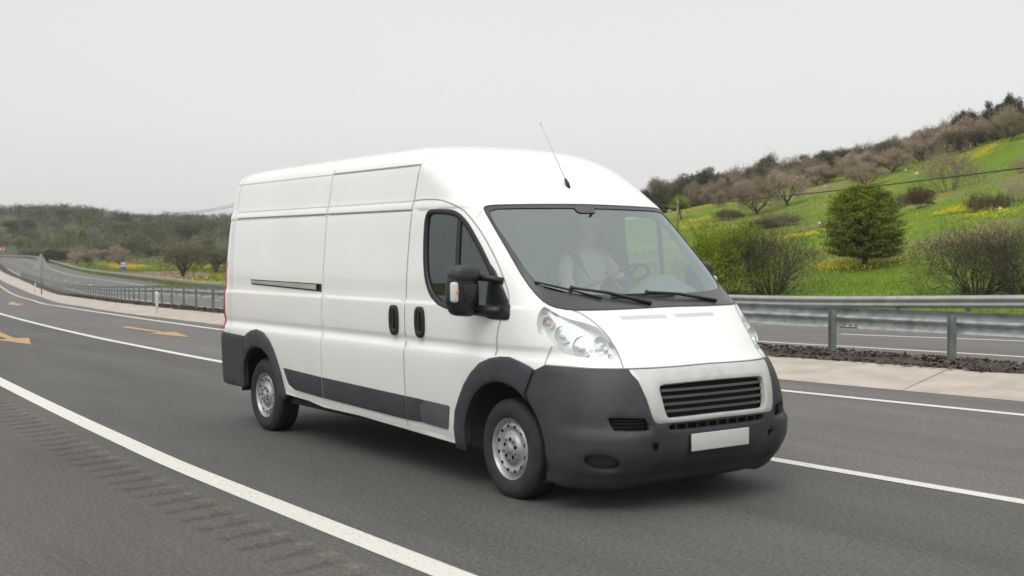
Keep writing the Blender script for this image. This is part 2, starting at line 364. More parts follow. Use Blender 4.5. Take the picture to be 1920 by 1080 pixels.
def meadow():
    m = bpy.data.materials.new('meadow_grass'); m.use_nodes = True; t = m.node_tree; L = t.links; b = t.nodes['Principled BSDF']
    g = t.nodes.new('ShaderNodeNewGeometry')
    def N(s, d, p=0):
        n = t.nodes.new('ShaderNodeTexNoise'); n.inputs['Scale'].default_value = s; n.inputs['Detail'].default_value = d; n.inputs['Roughness'].default_value = .65
        mp = t.nodes.new('ShaderNodeMapping'); mp.inputs['Location'].default_value = (p, p*2, 0); L.new(g.outputs['Position'], mp.inputs[0]); L.new(mp.outputs[0], n.inputs['Vector']); return n
    def R(n, a, b_, c1, c2):
        r = t.nodes.new('ShaderNodeValToRGB'); r.color_ramp.elements[0].position = a; r.color_ramp.elements[1].position = b_
        r.color_ramp.elements[0].color = (*c1, 1); r.color_ramp.elements[1].color = (*c2, 1); L.new(n.outputs[0], r.inputs[0]); return r
    def mixc(f, a, b_):
        x = t.nodes.new('ShaderNodeMix'); x.data_type = 'RGBA'; L.new(f, x.inputs[0]); L.new(a, x.inputs[6]); L.new(b_, x.inputs[7]); return x.outputs[2]
    base = R(N(.11, 6), .35, .62, (.088, .165, .008), (.155, .245, .011))
    fine = R(N(3.0, 8, 11), .3, .7, (.048, .100, .008), (.190, .270, .014))
    c = t.nodes.new('ShaderNodeMix'); c.data_type = 'RGBA'; c.inputs[0].default_value = .6; L.new(base.outputs[0], c.inputs[6]); L.new(fine.outputs[0], c.inputs[7])
    dry = R(N(.06, 8, 40), .50, .66, (0, 0, 0), (1, 1, 1)); dc = R(N(2.5, 6, 8), .3, .7, (.15, .12, .06), (.27, .20, .11))
    o = mixc(dry.outputs[0], c.outputs[2], dc.outputs[0])
    yl = R(N(.085, 8, 71), .53, .63, (0, 0, 0), (.35, .35, .35)); yc = R(N(6, 5, 3), .42, .6, (.20, .26, .03), (.62, .50, .02))
    s0 = t.nodes.new('ShaderNodeSeparateXYZ'); L.new(g.outputs['Position'], s0.inputs[0])
    m0 = t.nodes.new('ShaderNodeMapRange'); m0.inputs['From Min'].default_value = -135; m0.inputs['From Max'].default_value = -110; L.new(s0.outputs[0], m0.inputs[0])
    mm = t.nodes.new('ShaderNodeMath'); mm.operation = 'MULTIPLY'; L.new(yl.outputs[0], mm.inputs[0]); L.new(m0.outputs[0], mm.inputs[1])
    o = mixc(mm.outputs[0], o, yc.outputs[0])
    # far olive land: drier, darker soil under the trees
    s = t.nodes.new('ShaderNodeSeparateXYZ'); L.new(g.outputs['Position'], s.inputs[0])
    mr = t.nodes.new('ShaderNodeMapRange'); mr.inputs['From Min'].default_value = -225; mr.inputs['From Max'].default_value = -285; L.new(s.outputs[0], mr.inputs[0])
    sc = R(N(.05, 7, 20), .35, .65, (.060, .060, .034), (.080, .090, .036))
    o = mixc(mr.outputs[0], o, sc.outputs[0])
    L.new(o, b.inputs['Base Color']); b.inputs['Roughness'].default_value = .9; b.inputs['Specular IOR Level'].default_value = .15
    bp = t.nodes.new('ShaderNodeBump'); bp.inputs['Strength'].default_value = .8; bp.inputs['Distance'].default_value = .15; n = N(4, 8, 5)
    L.new(n.outputs[0], bp.inputs['Height']); L.new(bp.outputs[0], b.inputs['Normal']); return m
m_meadow = meadow()
tag(mk('ground', V, F, m_meadow), kind=K, label='green meadow land rising to the hills')
# distant sea beyond the left hill
def sea_pt(az, D, z): return (CAM.x+cos(az)*D, CAM.y+sin(az)*D, z)
m_sea = mat('sea_water', (.35, .38, .38), .25, nscale=.002, col2=(.42, .45, .45), spec=.6)
V = []; F = []
for i in range(13):
    az = 2.60+i*.04
    for D, z in ((1600, 36), (3000, 84), (6000, 190), (9000, 296)): V.append(sea_pt(az, D, z))
for i in range(12):
    for j in range(3): F.append((i*4+j, i*4+j+1, (i+1)*4+j+1, (i+1)*4+j))
tag(mk('sea', V, F, m_sea), kind=K, label='pale sea on the horizon')
# ------------------------------------------------------------------ van body surface: horizontal outlines at height z
XF=pchip([(.17,.80),(.20,.87),(.25,.92),(.32,.99),(.42,1.04),(.6,1.05),(.75,1.035),(.84,1.01),(.92,.955),(1.0,.88),(1.1,.785),(1.2,.68),(1.3,.56),(1.38,.43),(1.6,.16),(1.8,-.085),(2.016,-.355),(2.1,-.46),(2.25,-.66),(2.35,-.82),(2.44,-1.02),(2.50,-1.22),(2.54,-1.48),(2.56,-1.75)])
XS=pchip([(.17,.1),(.25,.1),(.6,.0),(.9,-.2),(1.2,-.45),(1.4,-.5),(1.8,-.75),(2.016,-.9),(2.2,-1.15),(2.4,-1.5),(2.5,-1.7),(2.56,-1.9)])
NN=pchip([(.17,3.2),(.25,3.2),(.6,3.2),(.9,2.95),(1.1,3.3),(1.379,3.7),(2.016,4),(2.3,3.4),(2.56,2.5)])
W_=pchip([(.17,.955),(.25,.97),(.3,.985),(.4,1.0),(.6,1.012),(.9,1.022),(.955,1.018),(.995,.999),(1.02,.996),(1.065,1.008),(1.2,1.013),(1.30,1.012),(1.325,1.0),(1.5,.995),(1.7,.982),(1.98,.957),(2.0,.953),(2.02,.957),(2.05,.951),(2.07,.942),(2.2,.922),(2.33,.902),(2.36,.894),(2.40,.875),(2.44,.84),(2.475,.79),(2.50,.72),(2.525,.60),(2.545,.42),(2.556,.25),(2.56,.12)])
XR=pchip([(.17,-4.86),(.25,-4.90),(.5,-4.95),(1.2,-4.93),(1.9,-4.88),(2.2,-4.85),(2.36,-4.82),(2.43,-4.78),(2.46,-4.70),(2.48,-4.35),(2.50,-3.5),(2.53,-2.6),(2.56,-2.05)])
ZL=[.17,.19,.21,.23,.25,.27,.29,.31,.34]
def ap(a,b,d):
    v=a
    while v<b-1e-6: ZL.append(round(v,4)); v+=d
ap(.37,.93,.035);ap(.94,1.08,.0125);ap(1.09,1.28,.03);ap(1.29,1.345,.009);ap(1.36,1.95,.038);ap(1.96,2.08,.012);ap(2.10,2.35,.027)
ZL+=[2.36,2.375,2.39,2.405,2.42,2.435,2.45,2.462,2.474,2.485,2.495,2.504,2.512,2.52,2.527,2.534,2.54,2.546,2.551,2.555,2.558,2.56]
ZL=sorted(set(ZL)); VS=.035
def z2v(z):
    if z<=ZL[0]: return 0
    for i in range(len(ZL)-1):
        if z<=ZL[i+1]: return VS*(i+(z-ZL[i])/(ZL[i+1]-ZL[i]))
    return VS*(len(ZL)-1)
def v2z(v):
    k=min(max(v/VS,0),len(ZL)-1-1e-9); i=int(k); return ZL[i]+(ZL[i+1]-ZL[i])*(k-i)
_c={}
def prm(z):
    k=round(z,5)
    if k not in _c:
        w=W_(z); r=min(.09,w*.5); _c[k]=(w,XF(z),XS(z),NN(z),XR(z),r)
    return _c[k]
def umax(z):
    w,xf,xs,n,xr,r=prm(z); return (w+xf-xs)+(xs-xr-r)+2*r+(w-r)
def P2(U,z):
    s=-1 if U<0 else 1; u=abs(U); w,xf,xs,n,xr,r=prm(z); uf=w+xf-xs; ls=xs-xr-r
    if u<uf:
        p=2/n; lo,hi=0,pi/2
        for _ in range(26):
            t=(lo+hi)/2
            if w*sin(t)**p+(xf-xs)*(1-cos(t)**p)<u: lo=t
            else: hi=t
        t=(lo+hi)/2; return Vector((xs+(xf-xs)*cos(t)**p, s*w*sin(t)**p, z))
    u-=uf
    if u<ls: return Vector((xs-u,s*w,z))
    u-=ls
    if u<2*r:
        lo,hi=0,pi/2
        for _ in range(20):
            a=(lo+hi)/2
            if r*(1-cos(a))+r*sin(a)<u: lo=a
            else: hi=a
        return Vector((xr+r-r*sin(a),s*(w-r+r*cos(a)),z))
    u-=2*r; return Vector((xr,s*max(w-r-u,0),z))
def snap(x,y,z):
    w,xf,xs,n,xr,r=prm(z); s=-1 if y<0 else 1; y=abs(y); uf=w+xf-xs; x0=xr+r
    if x>xs:
        t=atan2((y/w)**(n/2),((x-xs)/(xf-xs))**(n/2)); p=2/n
        u=w*max(sin(t),0)**p+(xf-xs)*(1-max(cos(t),0)**p)
    elif x>x0: u=uf+xs-x
    elif y>w-r:
        a=min(atan2(x0-x,y-(w-r)),pi/2); u=uf+xs-x0+r*(1-cos(a))+r*sin(a)
    else: u=uf+xs-x0+2*r+(w-r-y)
    return (s*u, z)
def nrm(U,z):
    e=.004; 
    if abs(U)<.01: U=.01 if U>=0 else -.01
    a=P2(U+e,z)-P2(U-e,z); z1=min(z+.004,2.5599); z0=z1-.008
    b=P2(U,z1)-P2(U,z0); n=b.cross(a)
    if n.length<1e-9: return Vector((0,0,1))
    n.normalize(); c=P2(U,z)
    if n.dot(Vector((c.x+2.2 if c.x<-1.5 else c.x+1.5, c.y, (z-1.3)*1.0)))<0: n=-n
    return n
def P3(U,z,off=0):
    p=P2(U,z)
    return p+nrm(U,z)*off if off else p
def dens(pts, step=.05, closed=True):
    # pts: 3D traced points -> dense (U,v) domain polyline
    out=[]; n=len(pts)
    for i in range(n if closed else n-1):
        a=Vector(pts[i]); b=Vector(pts[(i+1)%n]); k=max(1,int((b-a).length/step))
        for j in range(k):
            q=a+(b-a)*j/k; U,z=snap(*q); out.append((U,z2v(z)))
    if not closed:
        U,z=snap(*pts[-1]); out.append((U,z2v(z)))
    return out
def smooth_poly(pts, it=2, closed=True):
    for _ in range(it):
        o=[]; n=len(pts)
        for i in range(n if closed else n-1):
            a=Vector(pts[i]); b=Vector(pts[(i+1)%n]); o.append(a*.75+b*.25); o.append(a*.25+b*.75)
        if not closed: o=[Vector(pts[0])]+o+[Vector(pts[-1])]
        pts=o
    return [tuple(p) for p in pts]
def mirr(p): return [(x,-y,z) for x,y,z in p]
def pip(p,poly):
    x,y=p; c=False; j=len(poly)-1
    for i in range(len(poly)):
        a=poly[i]; b=poly[j]
        if (a[1]>y)!=(b[1]>y) and x<(b[0]-a[0])*(y-a[1])/(b[1]-a[1])+a[0]: c=not c
        j=i
    return c
def bb(poly): return min(p[0] for p in poly),min(p[1] for p in poly),max(p[0] for p in poly),max(p[1] for p in poly)
class Reg:
    def __init__(s,poly): s.p=poly; s.b=bb(poly)
    def has(s,q): return s.b[0]<=q[0]<=s.b[2] and s.b[1]<=q[1]<=s.b[3] and pip(q,s.p)
def rowpts(lo,hi,du=.06,ds=.13):
    o=[]
    for i,z in enumerate(ZL):
        v=i*VS
        if v<lo-1e-6 or v>hi+1e-6: continue
        w,xf,xs,n,xr,r=prm(z); uf=w+xf-xs; ls=xs-xr-r; us=[]; k=max(2,int(uf/du))
        us+=[uf*j/k for j in range(k+1)]; k2=max(1,int(ls/ds)); us+=[uf+ls*j/k2 for j in range(1,k2+1)]
        us+=[uf+ls+2*r*j/5 for j in range(1,6)]; k3=max(1,int((w-r)/.25)); us+=[uf+ls+2*r+(w-r)*j/k3 for j in range(1,k3+1)]
        for u in us:
            o.append((u,v)); 
            if u>1e-6: o.append((-u,v))
    return o
def cdt(points, loops, opens=()):
    V=[]; E=[]
    def addl(l,closed):
        n0=len(V); V.extend(l); E.extend((n0+i,n0+i+1) for i in range(len(l)-1))
        if closed: E.append((n0+len(l)-1,n0))
    for l in loops: addl(l,True)
    for l in opens: addl(l,False)
    nb=len(V)
    # drop grid points too near to feature vertices
    cell={}
    for p in V: cell.setdefault((int(p[0]//.02),int(p[1]//.02)),[]).append(p)
    for p in points:
        cx,cy=int(p[0]//.02),int(p[1]//.02); ok=True
        for i in (-1,0,1):
            for j in (-1,0,1):
                for q in cell.get((cx+i,cy+j),()):
                    if (q[0]-p[0])**2+(q[1]-p[1])**2<.011**2: ok=False
        if ok: V.append(p)
    r=delaunay_2d_cdt([Vector(p) for p in V],E,[],0,1e-6)
    return [tuple(v) for v in r[0]],[tuple(f) for f in r[2]]
def cen(vs,f): return (sum(vs[i][0] for i in f)/len(f),sum(vs[i][1] for i in f)/len(f))
def finish(name,vs,fs,offf,m,parent,rim=0.0,flip=False,auto=None,cn=False):
    """map domain triangles to 3D at offset; rim>0 adds edge walls going inward by rim"""
    use=sorted({i for f in fs for i in f}); ix={k:i for i,k in enumerate(use)}; V=[];base=[]
    for k in use:
        U,v=vs[k]; z=v2z(v); o=offf(U,v,z) if callable(offf) else offf
        p=P2(U,z); n=nrm(U,z) if (o or rim) else Vector((0,0,0)); V.append(p+n*o); base.append(p+n*(o-rim))
    F=[]
    for f in fs:
        t=[ix[i] for i in f]; a,b,c=V[t[0]],V[t[1]],V[t[2]]; nn_=(b-a).cross(c-a); U,v=cen(vs,f); n=nrm(U,v2z(v))
        if nn_.length<1e-10: continue
        if nn_.dot(n)<0: t.reverse()
        if flip: t.reverse()
        F.append(tuple(t))
    if rim:
        ec={}
        for f in F:
            for i in range(len(f)): ec[(f[i],f[(i+1)%len(f)])]=1
        be=[e for e in ec if (e[1],e[0]) not in ec]; n0=len(V); mp={}
        # duplicate border vertices so that the edge stays crisp
        for a,b in be:
            for k in (a,b):
                if k not in mp: mp[k]=len(V); V.append(V[k]); V.append(base[k])
        for a,b in be: F.append((mp[b],mp[a],mp[a]+1,mp[b]+1))
    o_=mk(name,V,F,m,parent,True)
    if cn:
        N_=[nrm(vs[k][0],v2z(vs[k][1])) for k in use]; o_.data.normals_split_custom_set_from_vertices([tuple(n) for n in N_])
    return o_
def pdist(p,poly):
    d=9
    for i in range(len(poly)):
        a=poly[i];b=poly[(i+1)%len(poly)]; dx,dy=b[0]-a[0],b[1]-a[1]; L=dx*dx+dy*dy
        t=max(0,min(1,((p[0]-a[0])*dx+(p[1]-a[1])*dy)/L)) if L else 0
        q=(a[0]+dx*t-p[0])**2+(a[1]+dy*t-p[1])**2
        if q<d: d=q
    return sqrt(d)
def patch(name,outer,holes,off,m,parent,rim=.01,bev=0,du=.05,step=.04):
    O=dens(outer,step); H=[dens(h,step) for h in holes]; RO=Reg(O); RH=[Reg(h) for h in H]; b=RO.b
    pts=[p for p in rowpts(b[1]-.05,b[3]+.05,du,.08) if RO.has(p) and not any(h.has(p) for h in RH)]
    extra=[]
    if bev:
        # ring of points just inside the border for a rounded edge
        for l,sg in [(O,1)]+[(h,-1) for h in H]:
            n=len(l)
            for i in range(n):
                a=l[i-1];c=l[(i+1)%n]; dx,dy=c[0]-a[0],c[1]-a[1]; L=sqrt(dx*dx+dy*dy) or 1
                for k in (.35,1.0):
                    for s_ in (1,-1):
                        q=(l[i][0]-dy/L*bev*k*s_,l[i][1]+dx/L*bev*k*s_)
                        if RO.has(q) and not any(h.has(q) for h in RH): extra.append(q)
        extra=[q for q in extra if min(pdist(q,l) for l in [O]+H)>bev*.3]
        pts=[p for p in pts if min(pdist(p,l) for l in [O]+H)>bev*1.2]+extra
    vs,fs=cdt(pts,[O]+H)
    fs=[f for f in fs if len(f)==3 and RO.has(cen(vs,f)) and not any(h.has(cen(vs,f)) for h in RH)]
    if bev:
        def of(U,v,z):
            d=min(pdist((U,v),l) for l in [O]+H); t=min(d/bev,1); o=off(U,v,z) if callable(off) else off
            return o-bev*.45*(1-sqrt(max(0,1-(1-t)**2)))
    else: of=off
    return finish(name,vs,fs,of,m,parent,rim)
def ribbon(name,pts,w,off,m,parent,it=0,depth=0):
    if it: pts=smooth_poly(pts,it,False)
    D=dens(pts,.035,False); Ps=[P3(U,v2z(v),0) for U,v in D]; V=[];F=[]
    for i,(U,v) in enumerate(D):
        t=(Ps[min(i+1,len(Ps)-1)]-Ps[max(i-1,0)]).normalized(); n=nrm(U,v2z(v)); s=t.cross(n).normalized()
        V+= [Ps[i]+s*w/2+n*off, Ps[i]-s*w/2+n*off]
    for i in range(len(Ps)-1): F.append((2*i,2*i+1,2*i+3,2*i+2))
    o=mk(name,V,F,m,parent)
    return o

# ---- materials of the van
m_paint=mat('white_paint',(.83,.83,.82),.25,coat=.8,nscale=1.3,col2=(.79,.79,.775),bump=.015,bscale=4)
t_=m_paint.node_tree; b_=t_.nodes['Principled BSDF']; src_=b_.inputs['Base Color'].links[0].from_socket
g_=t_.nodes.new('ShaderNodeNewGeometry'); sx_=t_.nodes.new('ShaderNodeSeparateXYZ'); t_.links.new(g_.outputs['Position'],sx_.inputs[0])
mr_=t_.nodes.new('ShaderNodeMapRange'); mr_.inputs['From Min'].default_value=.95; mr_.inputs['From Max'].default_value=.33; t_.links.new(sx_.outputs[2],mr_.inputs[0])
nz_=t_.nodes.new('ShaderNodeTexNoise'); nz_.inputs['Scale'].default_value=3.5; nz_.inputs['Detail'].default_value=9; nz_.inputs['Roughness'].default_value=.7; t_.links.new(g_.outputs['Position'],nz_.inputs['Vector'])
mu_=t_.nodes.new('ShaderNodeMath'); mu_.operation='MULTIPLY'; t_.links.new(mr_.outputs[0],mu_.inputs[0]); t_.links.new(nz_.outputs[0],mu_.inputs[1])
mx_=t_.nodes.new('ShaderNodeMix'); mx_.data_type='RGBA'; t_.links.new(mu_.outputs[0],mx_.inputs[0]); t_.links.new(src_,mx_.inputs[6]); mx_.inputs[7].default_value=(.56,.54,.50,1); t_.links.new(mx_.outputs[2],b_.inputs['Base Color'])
m_paintd=mat('white_paint_dusty',(.56,.54,.50),.55,nscale=5,col2=(.78,.775,.755),stretch=(.5,1,4),thr=(.3,.55))
m_black=mat('black_trim',(.010,.0105,.012),.42,bump=.08,bscale=160)
m_plas=mat('grey_plastic',(.026,.030,.035),.55,nscale=6,col2=(.038,.042,.047),bump=.12,bscale=180,bdist=.002)
m_plas2=mat('worn_plastic',(.060,.067,.072),.6,nscale=5,col2=(.078,.083,.087))
m_seam=mat('panel_gap',(.30,.265,.275),.8)
m_seaml=mat('panel_crease',(.56,.54,.54),.7)
m_silver=mat('satin_silver',(.50,.50,.485),.42,metal=.25,nscale=8,col2=(.56,.56,.55))
m_void=mat('dark_void',(.006,.006,.007),.9)
m_slat=mat('slat_grey',(.062,.070,.064),.5)
m_dark=mat('underbody',(.012,.012,.012),.9)
def glassm(name,tint,ior,rough=.0,base=.0):
    m=bpy.data.materials.new(name); m.use_nodes=True; t=m.node_tree; t.nodes.clear(); L=t.links
    o=t.nodes.new('ShaderNodeOutputMaterial'); tr=t.nodes.new('ShaderNodeBsdfTransparent'); gl=t.nodes.new('ShaderNodeBsdfGlossy'); mx=t.nodes.new('ShaderNodeMixShader'); fr=t.nodes.new('ShaderNodeFresnel'); ad=t.nodes.new('ShaderNodeMath'); ad.operation='ADD'; ad.use_clamp=True
    tr.inputs[0].default_value=(*tint,1); gl.inputs['Roughness'].default_value=rough; gl.inputs['Color'].default_value=(.88,.98,.99,1); gg=t.nodes.new('ShaderNodeNewGeometry'); im=t.nodes.new('ShaderNodeMix'); L.new(gg.outputs['Backfacing'],im.inputs[0]); im.inputs[2].default_value=ior; im.inputs[3].default_value=1/ior; L.new(im.outputs[0],fr.inputs[0]); ad.inputs[1].default_value=base
    L.new(fr.outputs[0],ad.inputs[0]); L.new(ad.outputs[0],mx.inputs[0]); L.new(tr.outputs[0],mx.inputs[1]); L.new(gl.outputs[0],mx.inputs[2]); L.new(mx.outputs[0],o.inputs[0]); return m
m_ws=glassm('windscreen_glass',(.72,.82,.80),1.55,.05,.165)
m_sg=glassm('side_glass',(.45,.58,.53),1.5,0,.07)
m_lens=glassm('lamp_lens',(.95,.96,.95),1.5,.10,.07)

van=empty('van',(-2,0,0),'white high roofed panel van with grey plastic bumpers driving on the near lane','van')

# ---- traced outlines (x,y,z), right side (y<0)
seam_sr=[(-2.69,-.87,2.40),(-2.70,-.94,2.08),(-2.705,-.99,1.54),(-2.71,-1.0,1.0),(-2.715,-1.01,.62),(-2.715,-.997,.36)]
seam_sf=[(-1.243,-.892,2.352),(-1.272,-.939,2.081),(-1.297,-.993,1.55),(-1.306,-1.005,1.05),(-1.304,-1.012,.59),(-1.295,-.994,.355)]
door_top=[(-1.272,-.94,2.08),(-1.10,-.94,2.085),(-.90,-.942,2.075),(-.74,-.942,2.045),(-.60,-.938,2.0),(-.49,-.932,1.93),(-.34,-.931,1.81),(-.144,-.943,1.616),(-.02,-.956,1.46),(.04,-.98,1.36),(.03,-1.0,1.28),(-.05,-1.005,1.2),(-.085,-1.008,.975)]
front_door=door_top+[(-.16,-1.01,.96),(-.352,-1.021,.845),(-.46,-1.02,.73),(-.53,-1.01,.60),(-.575,-1.0,.45),(-.585,-.99,.355),(-1.0,-.99,.355)]+list(reversed(seam_sf[1:]))
slide_door=seam_sr+list(reversed(seam_sf))
window=smooth_poly([(-1.069,-.97,1.86),(-1.066,-.96,1.95),(-1.04,-.955,1.99),(-.98,-.951,2.0),(-.74,-.95,1.99),(-.63,-.947,1.965),(-.52,-.948,1.90),(-.421,-.949,1.81),(-.269,-.956,1.66),(-.14,-.966,1.515),(-.03,-.966,1.38),(.03,-.98,1.30),(.03,-.993,1.262),(-.02,-1.0,1.245),(-.171,-1.01,1.248),(-.45,-1.01,1.262),(-.70,-1.012,1.285),(-.86,-1.005,1.32),(-.96,-.997,1.38),(-1.02,-.994,1.48),(-1.05,-.99,1.6),(-1.066,-.98,1.75)],1)
ws_r=[(-.355,-.0,2.037),(-.375,-.25,2.034),(-.41,-.6,2.026),(-.448,-.79,2.02),(-.464,-.835,2.008),(-.44,-.85,1.985),(-.345,-.858,1.90),(-.085,-.872,1.662),(.10,-.88,1.484),(.24,-.862,1.37),(.33,-.825,1.32),(.42,-.75,1.30),(.49,-.6,1.298),(.535,-.3,1.30),(.548,0,1.304)]
wsi_r=[(-.335,-.0,2.008),(-.35,-.25,2.006),(-.385,-.6,2.0),(-.41,-.775,1.993),(-.418,-.815,1.975),(-.323,-.832,1.885),(-.133,-.838,1.725),(.056,-.838,1.559),(.16,-.828,1.475),(.225,-.80,1.435),(.30,-.72,1.41),(.36,-.6,1.398),(.41,-.3,1.388),(.425,0,1.384)]
def closeup(h): return h+[(x,-y,z) for x,y,z in reversed(h[1:-1])]
ws=closeup(ws_r); wsi=closeup(wsi_r)
bump_top=[(.937,0,.937),(.926,-.364,.932),(.821,-.661,.931),(.677,-.821,.934),(.562,-.893,.940),(.41,-.955,.943),(.337,-.982,.908)]
arc=lambda a0,a1,r,n,x0=0,y=-1.0: [(x0+r*cos(radians(a0+(a1-a0)*i/n)),y,.34+r*sin(radians(a0+(a1-a0)*i/n))) for i in range(n+1)]
bump_r=bump_top+[(.262,-1.0,.735)]+arc(51,-18,.466,10)+[(.55,-.95,.185),(.75,-.80,.175),(.80,-.4,.172),(.80,0,.172)]
bumper=closeup(bump_r)
silver_r=[(.94,0,.931),(.93,-.364,.926),(.845,-.61,.924),(.86,-.60,.895),(.909,-.587,.855),(.969,-.568,.744),(1.0,-.545,.63),(1.006,-.53,.60),(1.02,-.51,.588),(1.045,-.25,.590),(1.05,0,.592)]
silver=closeup(silver_r)
grille_r=[(1.01,0,.838),(1.0,-.25,.836),(.976,-.43,.83),(.976,-.46,.822),(.98,-.472,.80),(1.01,-.452,.66),(1.02,-.44,.626),(1.028,-.42,.618),(1.049,0,.622)]
grille=closeup(grille_r)
slot=closeup([(1.04,0,.578),(1.03,-.41,.578),(1.03,-.435,.565),(1.03,-.42,.542),(1.035,-.3,.538),(1.04,0,.538)])
intake=[(.862,-.794,.631),(.92,-.70,.631),(.984,-.594,.625),(.995,-.575,.59),(.996,-.564,.547),(.94,-.68,.547),(.889,-.768,.552),(.872,-.785,.59)]
fog=smooth_poly([(.742,-.884,.385),(.782,-.859,.405),(.86,-.78,.405),(.892,-.722,.375),(.88,-.722,.32),(.84,-.75,.30),(.766,-.831,.306),(.737,-.872,.338)],1)
hook=[(.997,-.548,.467),(1.009,-.500,.462),(1.004,-.496,.412),(.995,-.538,.415)]
headlight=smooth_poly([(.298,-.872,1.325),(.289,-.90,1.30),(.288,-.925,1.25),(.296,-.934,1.20),(.314,-.937,1.16),(.349,-.935,1.12),(.406,-.919,1.08),(.477,-.892,1.04),(.553,-.853,1.013),(.644,-.794,1.0),(.75,-.69,.992),(.786,-.645,.99),(.782,-.632,1.0),(.744,-.629,1.048),(.697,-.636,1.104),(.644,-.645,1.155),(.602,-.665,1.19),(.552,-.715,1.216),(.480,-.790,1.240),(.409,-.84,1.27),(.338,-.865,1.306)],1)
rarch_in=[(-3.60,-1,.36),(-3.585,-1,.46)]+arc(20,160,.455,16,-4.035)+[(-4.40,-1,.46)] ; 
rarch_in=[(-3.573,-1,.36),(-3.59,-1,.45),(-3.635,-1,.56),(-3.70,-1,.66),(-3.79,-1,.74),(-3.90,-1,.79),(-4.03,-1,.80),(-4.15,-1,.785),(-4.25,-1,.73),(-4.32,-1,.65),(-4.36,-1,.55),(-4.37,-1,.40)]
rarch_out=[(-3.455,-1,.36),(-3.49,-1,.47),(-3.538,-1,.585),(-3.60,-1,.69),(-3.68,-1,.80),(-3.78,-1,.885),(-3.90,-1,.94),(-4.03,-1,.96),(-4.14,-1,.948),(-4.23,-1,.92),(-4.30,-1,.885)]
farch_in=arc(186,50,.468,22)
farch_out=[(-.600,-1,.285),(-.60,-1,.43),(-.575,-1,.55),(-.509,-1,.66),(-.44,-1,.755),(-.352,-1,.84),(-.24,-1,.915),(-.12,-1,.955),(0,-1,.968),(.102,-1,.97),(.20,-1,.955),(.29,-.99,.93),(.337,-.982,.908)]
def bottom_z(x):
    if x>.3: return .1
    if x>-.6: return .29
    if x>-3.6: return .30+(-x-.6)/3*.105
    return .40

def body_arch_f(): return [(-.49,-1,.17)]+farch_in+[(.262,-1.0,.735)]+arc(48,-18,.466,10)+[(.44,-.98,.17)]
bodyhole_front=closeup(bump_top+[(.262,-1.0,.735)]+list(reversed(farch_in[:-1]))+[(-.49,-1.0,.171),(.0,-.97,.171),(.55,-.90,.171),(.80,-.5,.171),(.80,0,.171)])
rhole=[(x-(.035 if x<-4.2 else 0),y,z) for x,y,z in rarch_in]+[(-4.405,-1,.18),(-3.57,-1,.18)]
botR=[(-.49,-.985,.29),(-.6,-.985,.30),(-3.573,-.985,.405)]; botR2=[(-4.37,-.985,.40),(-4.93,-.9,.40)]
hls=[headlight,mirr(headlight)]
L_holes=[dens(l,.03) for l in (ws,bodyhole_front,rhole,mirr(rhole),window,mirr(window),headlight,mirr(headlight))]
L_doors=[dens(l,.05) for l in (front_door,mirr(front_door),slide_door)]
bonnet_r=[(.548,0,1.304),(.535,-.3,1.30),(.49,-.6,1.298),(.44,-.72,1.299),(.43,-.748,1.30),(.496,-.712,1.278),(.573,-.675,1.224),(.654,-.638,1.153),(.744,-.625,1.048),(.78,-.625,.997),(.828,-.638,.9335),(.926,-.364,.9335),(.937,0,.938)]
bonnet=closeup(bonnet_r)
L_bon=dens(bonnet,.05)
tl_r=[(-4.905,-.955,.93),(-4.84,-1.0,.93),(-4.835,-1.0,1.2),(-4.82,-.99,1.5),(-4.80,-.985,1.62),(-4.86,-.95,1.62),(-4.89,-.95,1.3)]
opens=[dens(l,.08,False) for l in (botR,mirr(botR),botR2,mirr(botR2))]
vs,fs=cdt(rowpts(0,9),L_holes+L_doors+[L_bon],opens)
RH=[Reg(l) for l in L_holes]; RD=[Reg(l) for l in L_doors]; RB=Reg(L_bon)
groups={'body':[],'door':[],'doorL':[],'slide':[],'bonnet':[]}
for f in fs:
    if len(f)!=3: continue
    c=cen(vs,f); z=v2z(c[1])
    if abs(c[0])>umax(z)+.001: continue
    if any(r.has(c) for r in RH): continue
    p=P2(c[0],z)
    if z<bottom_z(p.x): continue
    k='body'
    if RD[0].has(c): k='door'
    elif RD[1].has(c): k='doorL'
    elif RD[2].has(c): k='slide'
    elif RB.has(c): k='bonnet'
    groups[k].append(f)
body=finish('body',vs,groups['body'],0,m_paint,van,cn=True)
# roof cap
top=[P2(u,2.56) for u in [umax(2.56)*i/40 for i in range(41)]]; top+= [Vector((p.x,-p.y,p.z)) for p in reversed(top[1:-1])]
mk('roof_panel',[tuple(p) for p in top],[tuple(range(len(top)))],m_paint,van,False)
door_r=finish('front_door',vs,groups['door'],0,m_paint,van,cn=True); door_l=finish('front_door',vs,groups['doorL'],0,m_paint,van,cn=True)
slide=finish('sliding_door',vs,groups['slide'],0,m_paint,van,cn=True); bonn=finish('bonnet',vs,groups['bonnet'],0,m_paint,van,cn=True)
# cab lining seen through the glass
m_lin=mat('cab_lining',(.34,.37,.36),.85)
lin=[f for k in groups for f in groups[k] if P2(cen(vs,f)[0],v2z(cen(vs,f)[1])).x>-1.32 and v2z(cen(vs,f)[1])>1.02 and (k!='bonnet')]
lin=[f for f in lin if not (P2(cen(vs,f)[0],v2z(cen(vs,f)[1])).x>.1 and v2z(cen(vs,f)[1])<1.3)]
finish('cab_lining',vs,lin,-.035,m_lin,van,flip=True)
# dusty sill under the doors
patch('sill',[(-.60,-.98,.302),(-.60,-.985,.352),(-1.3,-.99,.352),(-2.7,-1,.355),(-3.45,-1,.43),(-3.45,-1,.402)],[],.0015,m_paintd,van,rim=0,step=.08)
ribbon('sill_seam',[(-.60,-.985,.355),(-1.3,-.99,.355),(-2.72,-1,.358)],.006,.0025,m_seaml,van)

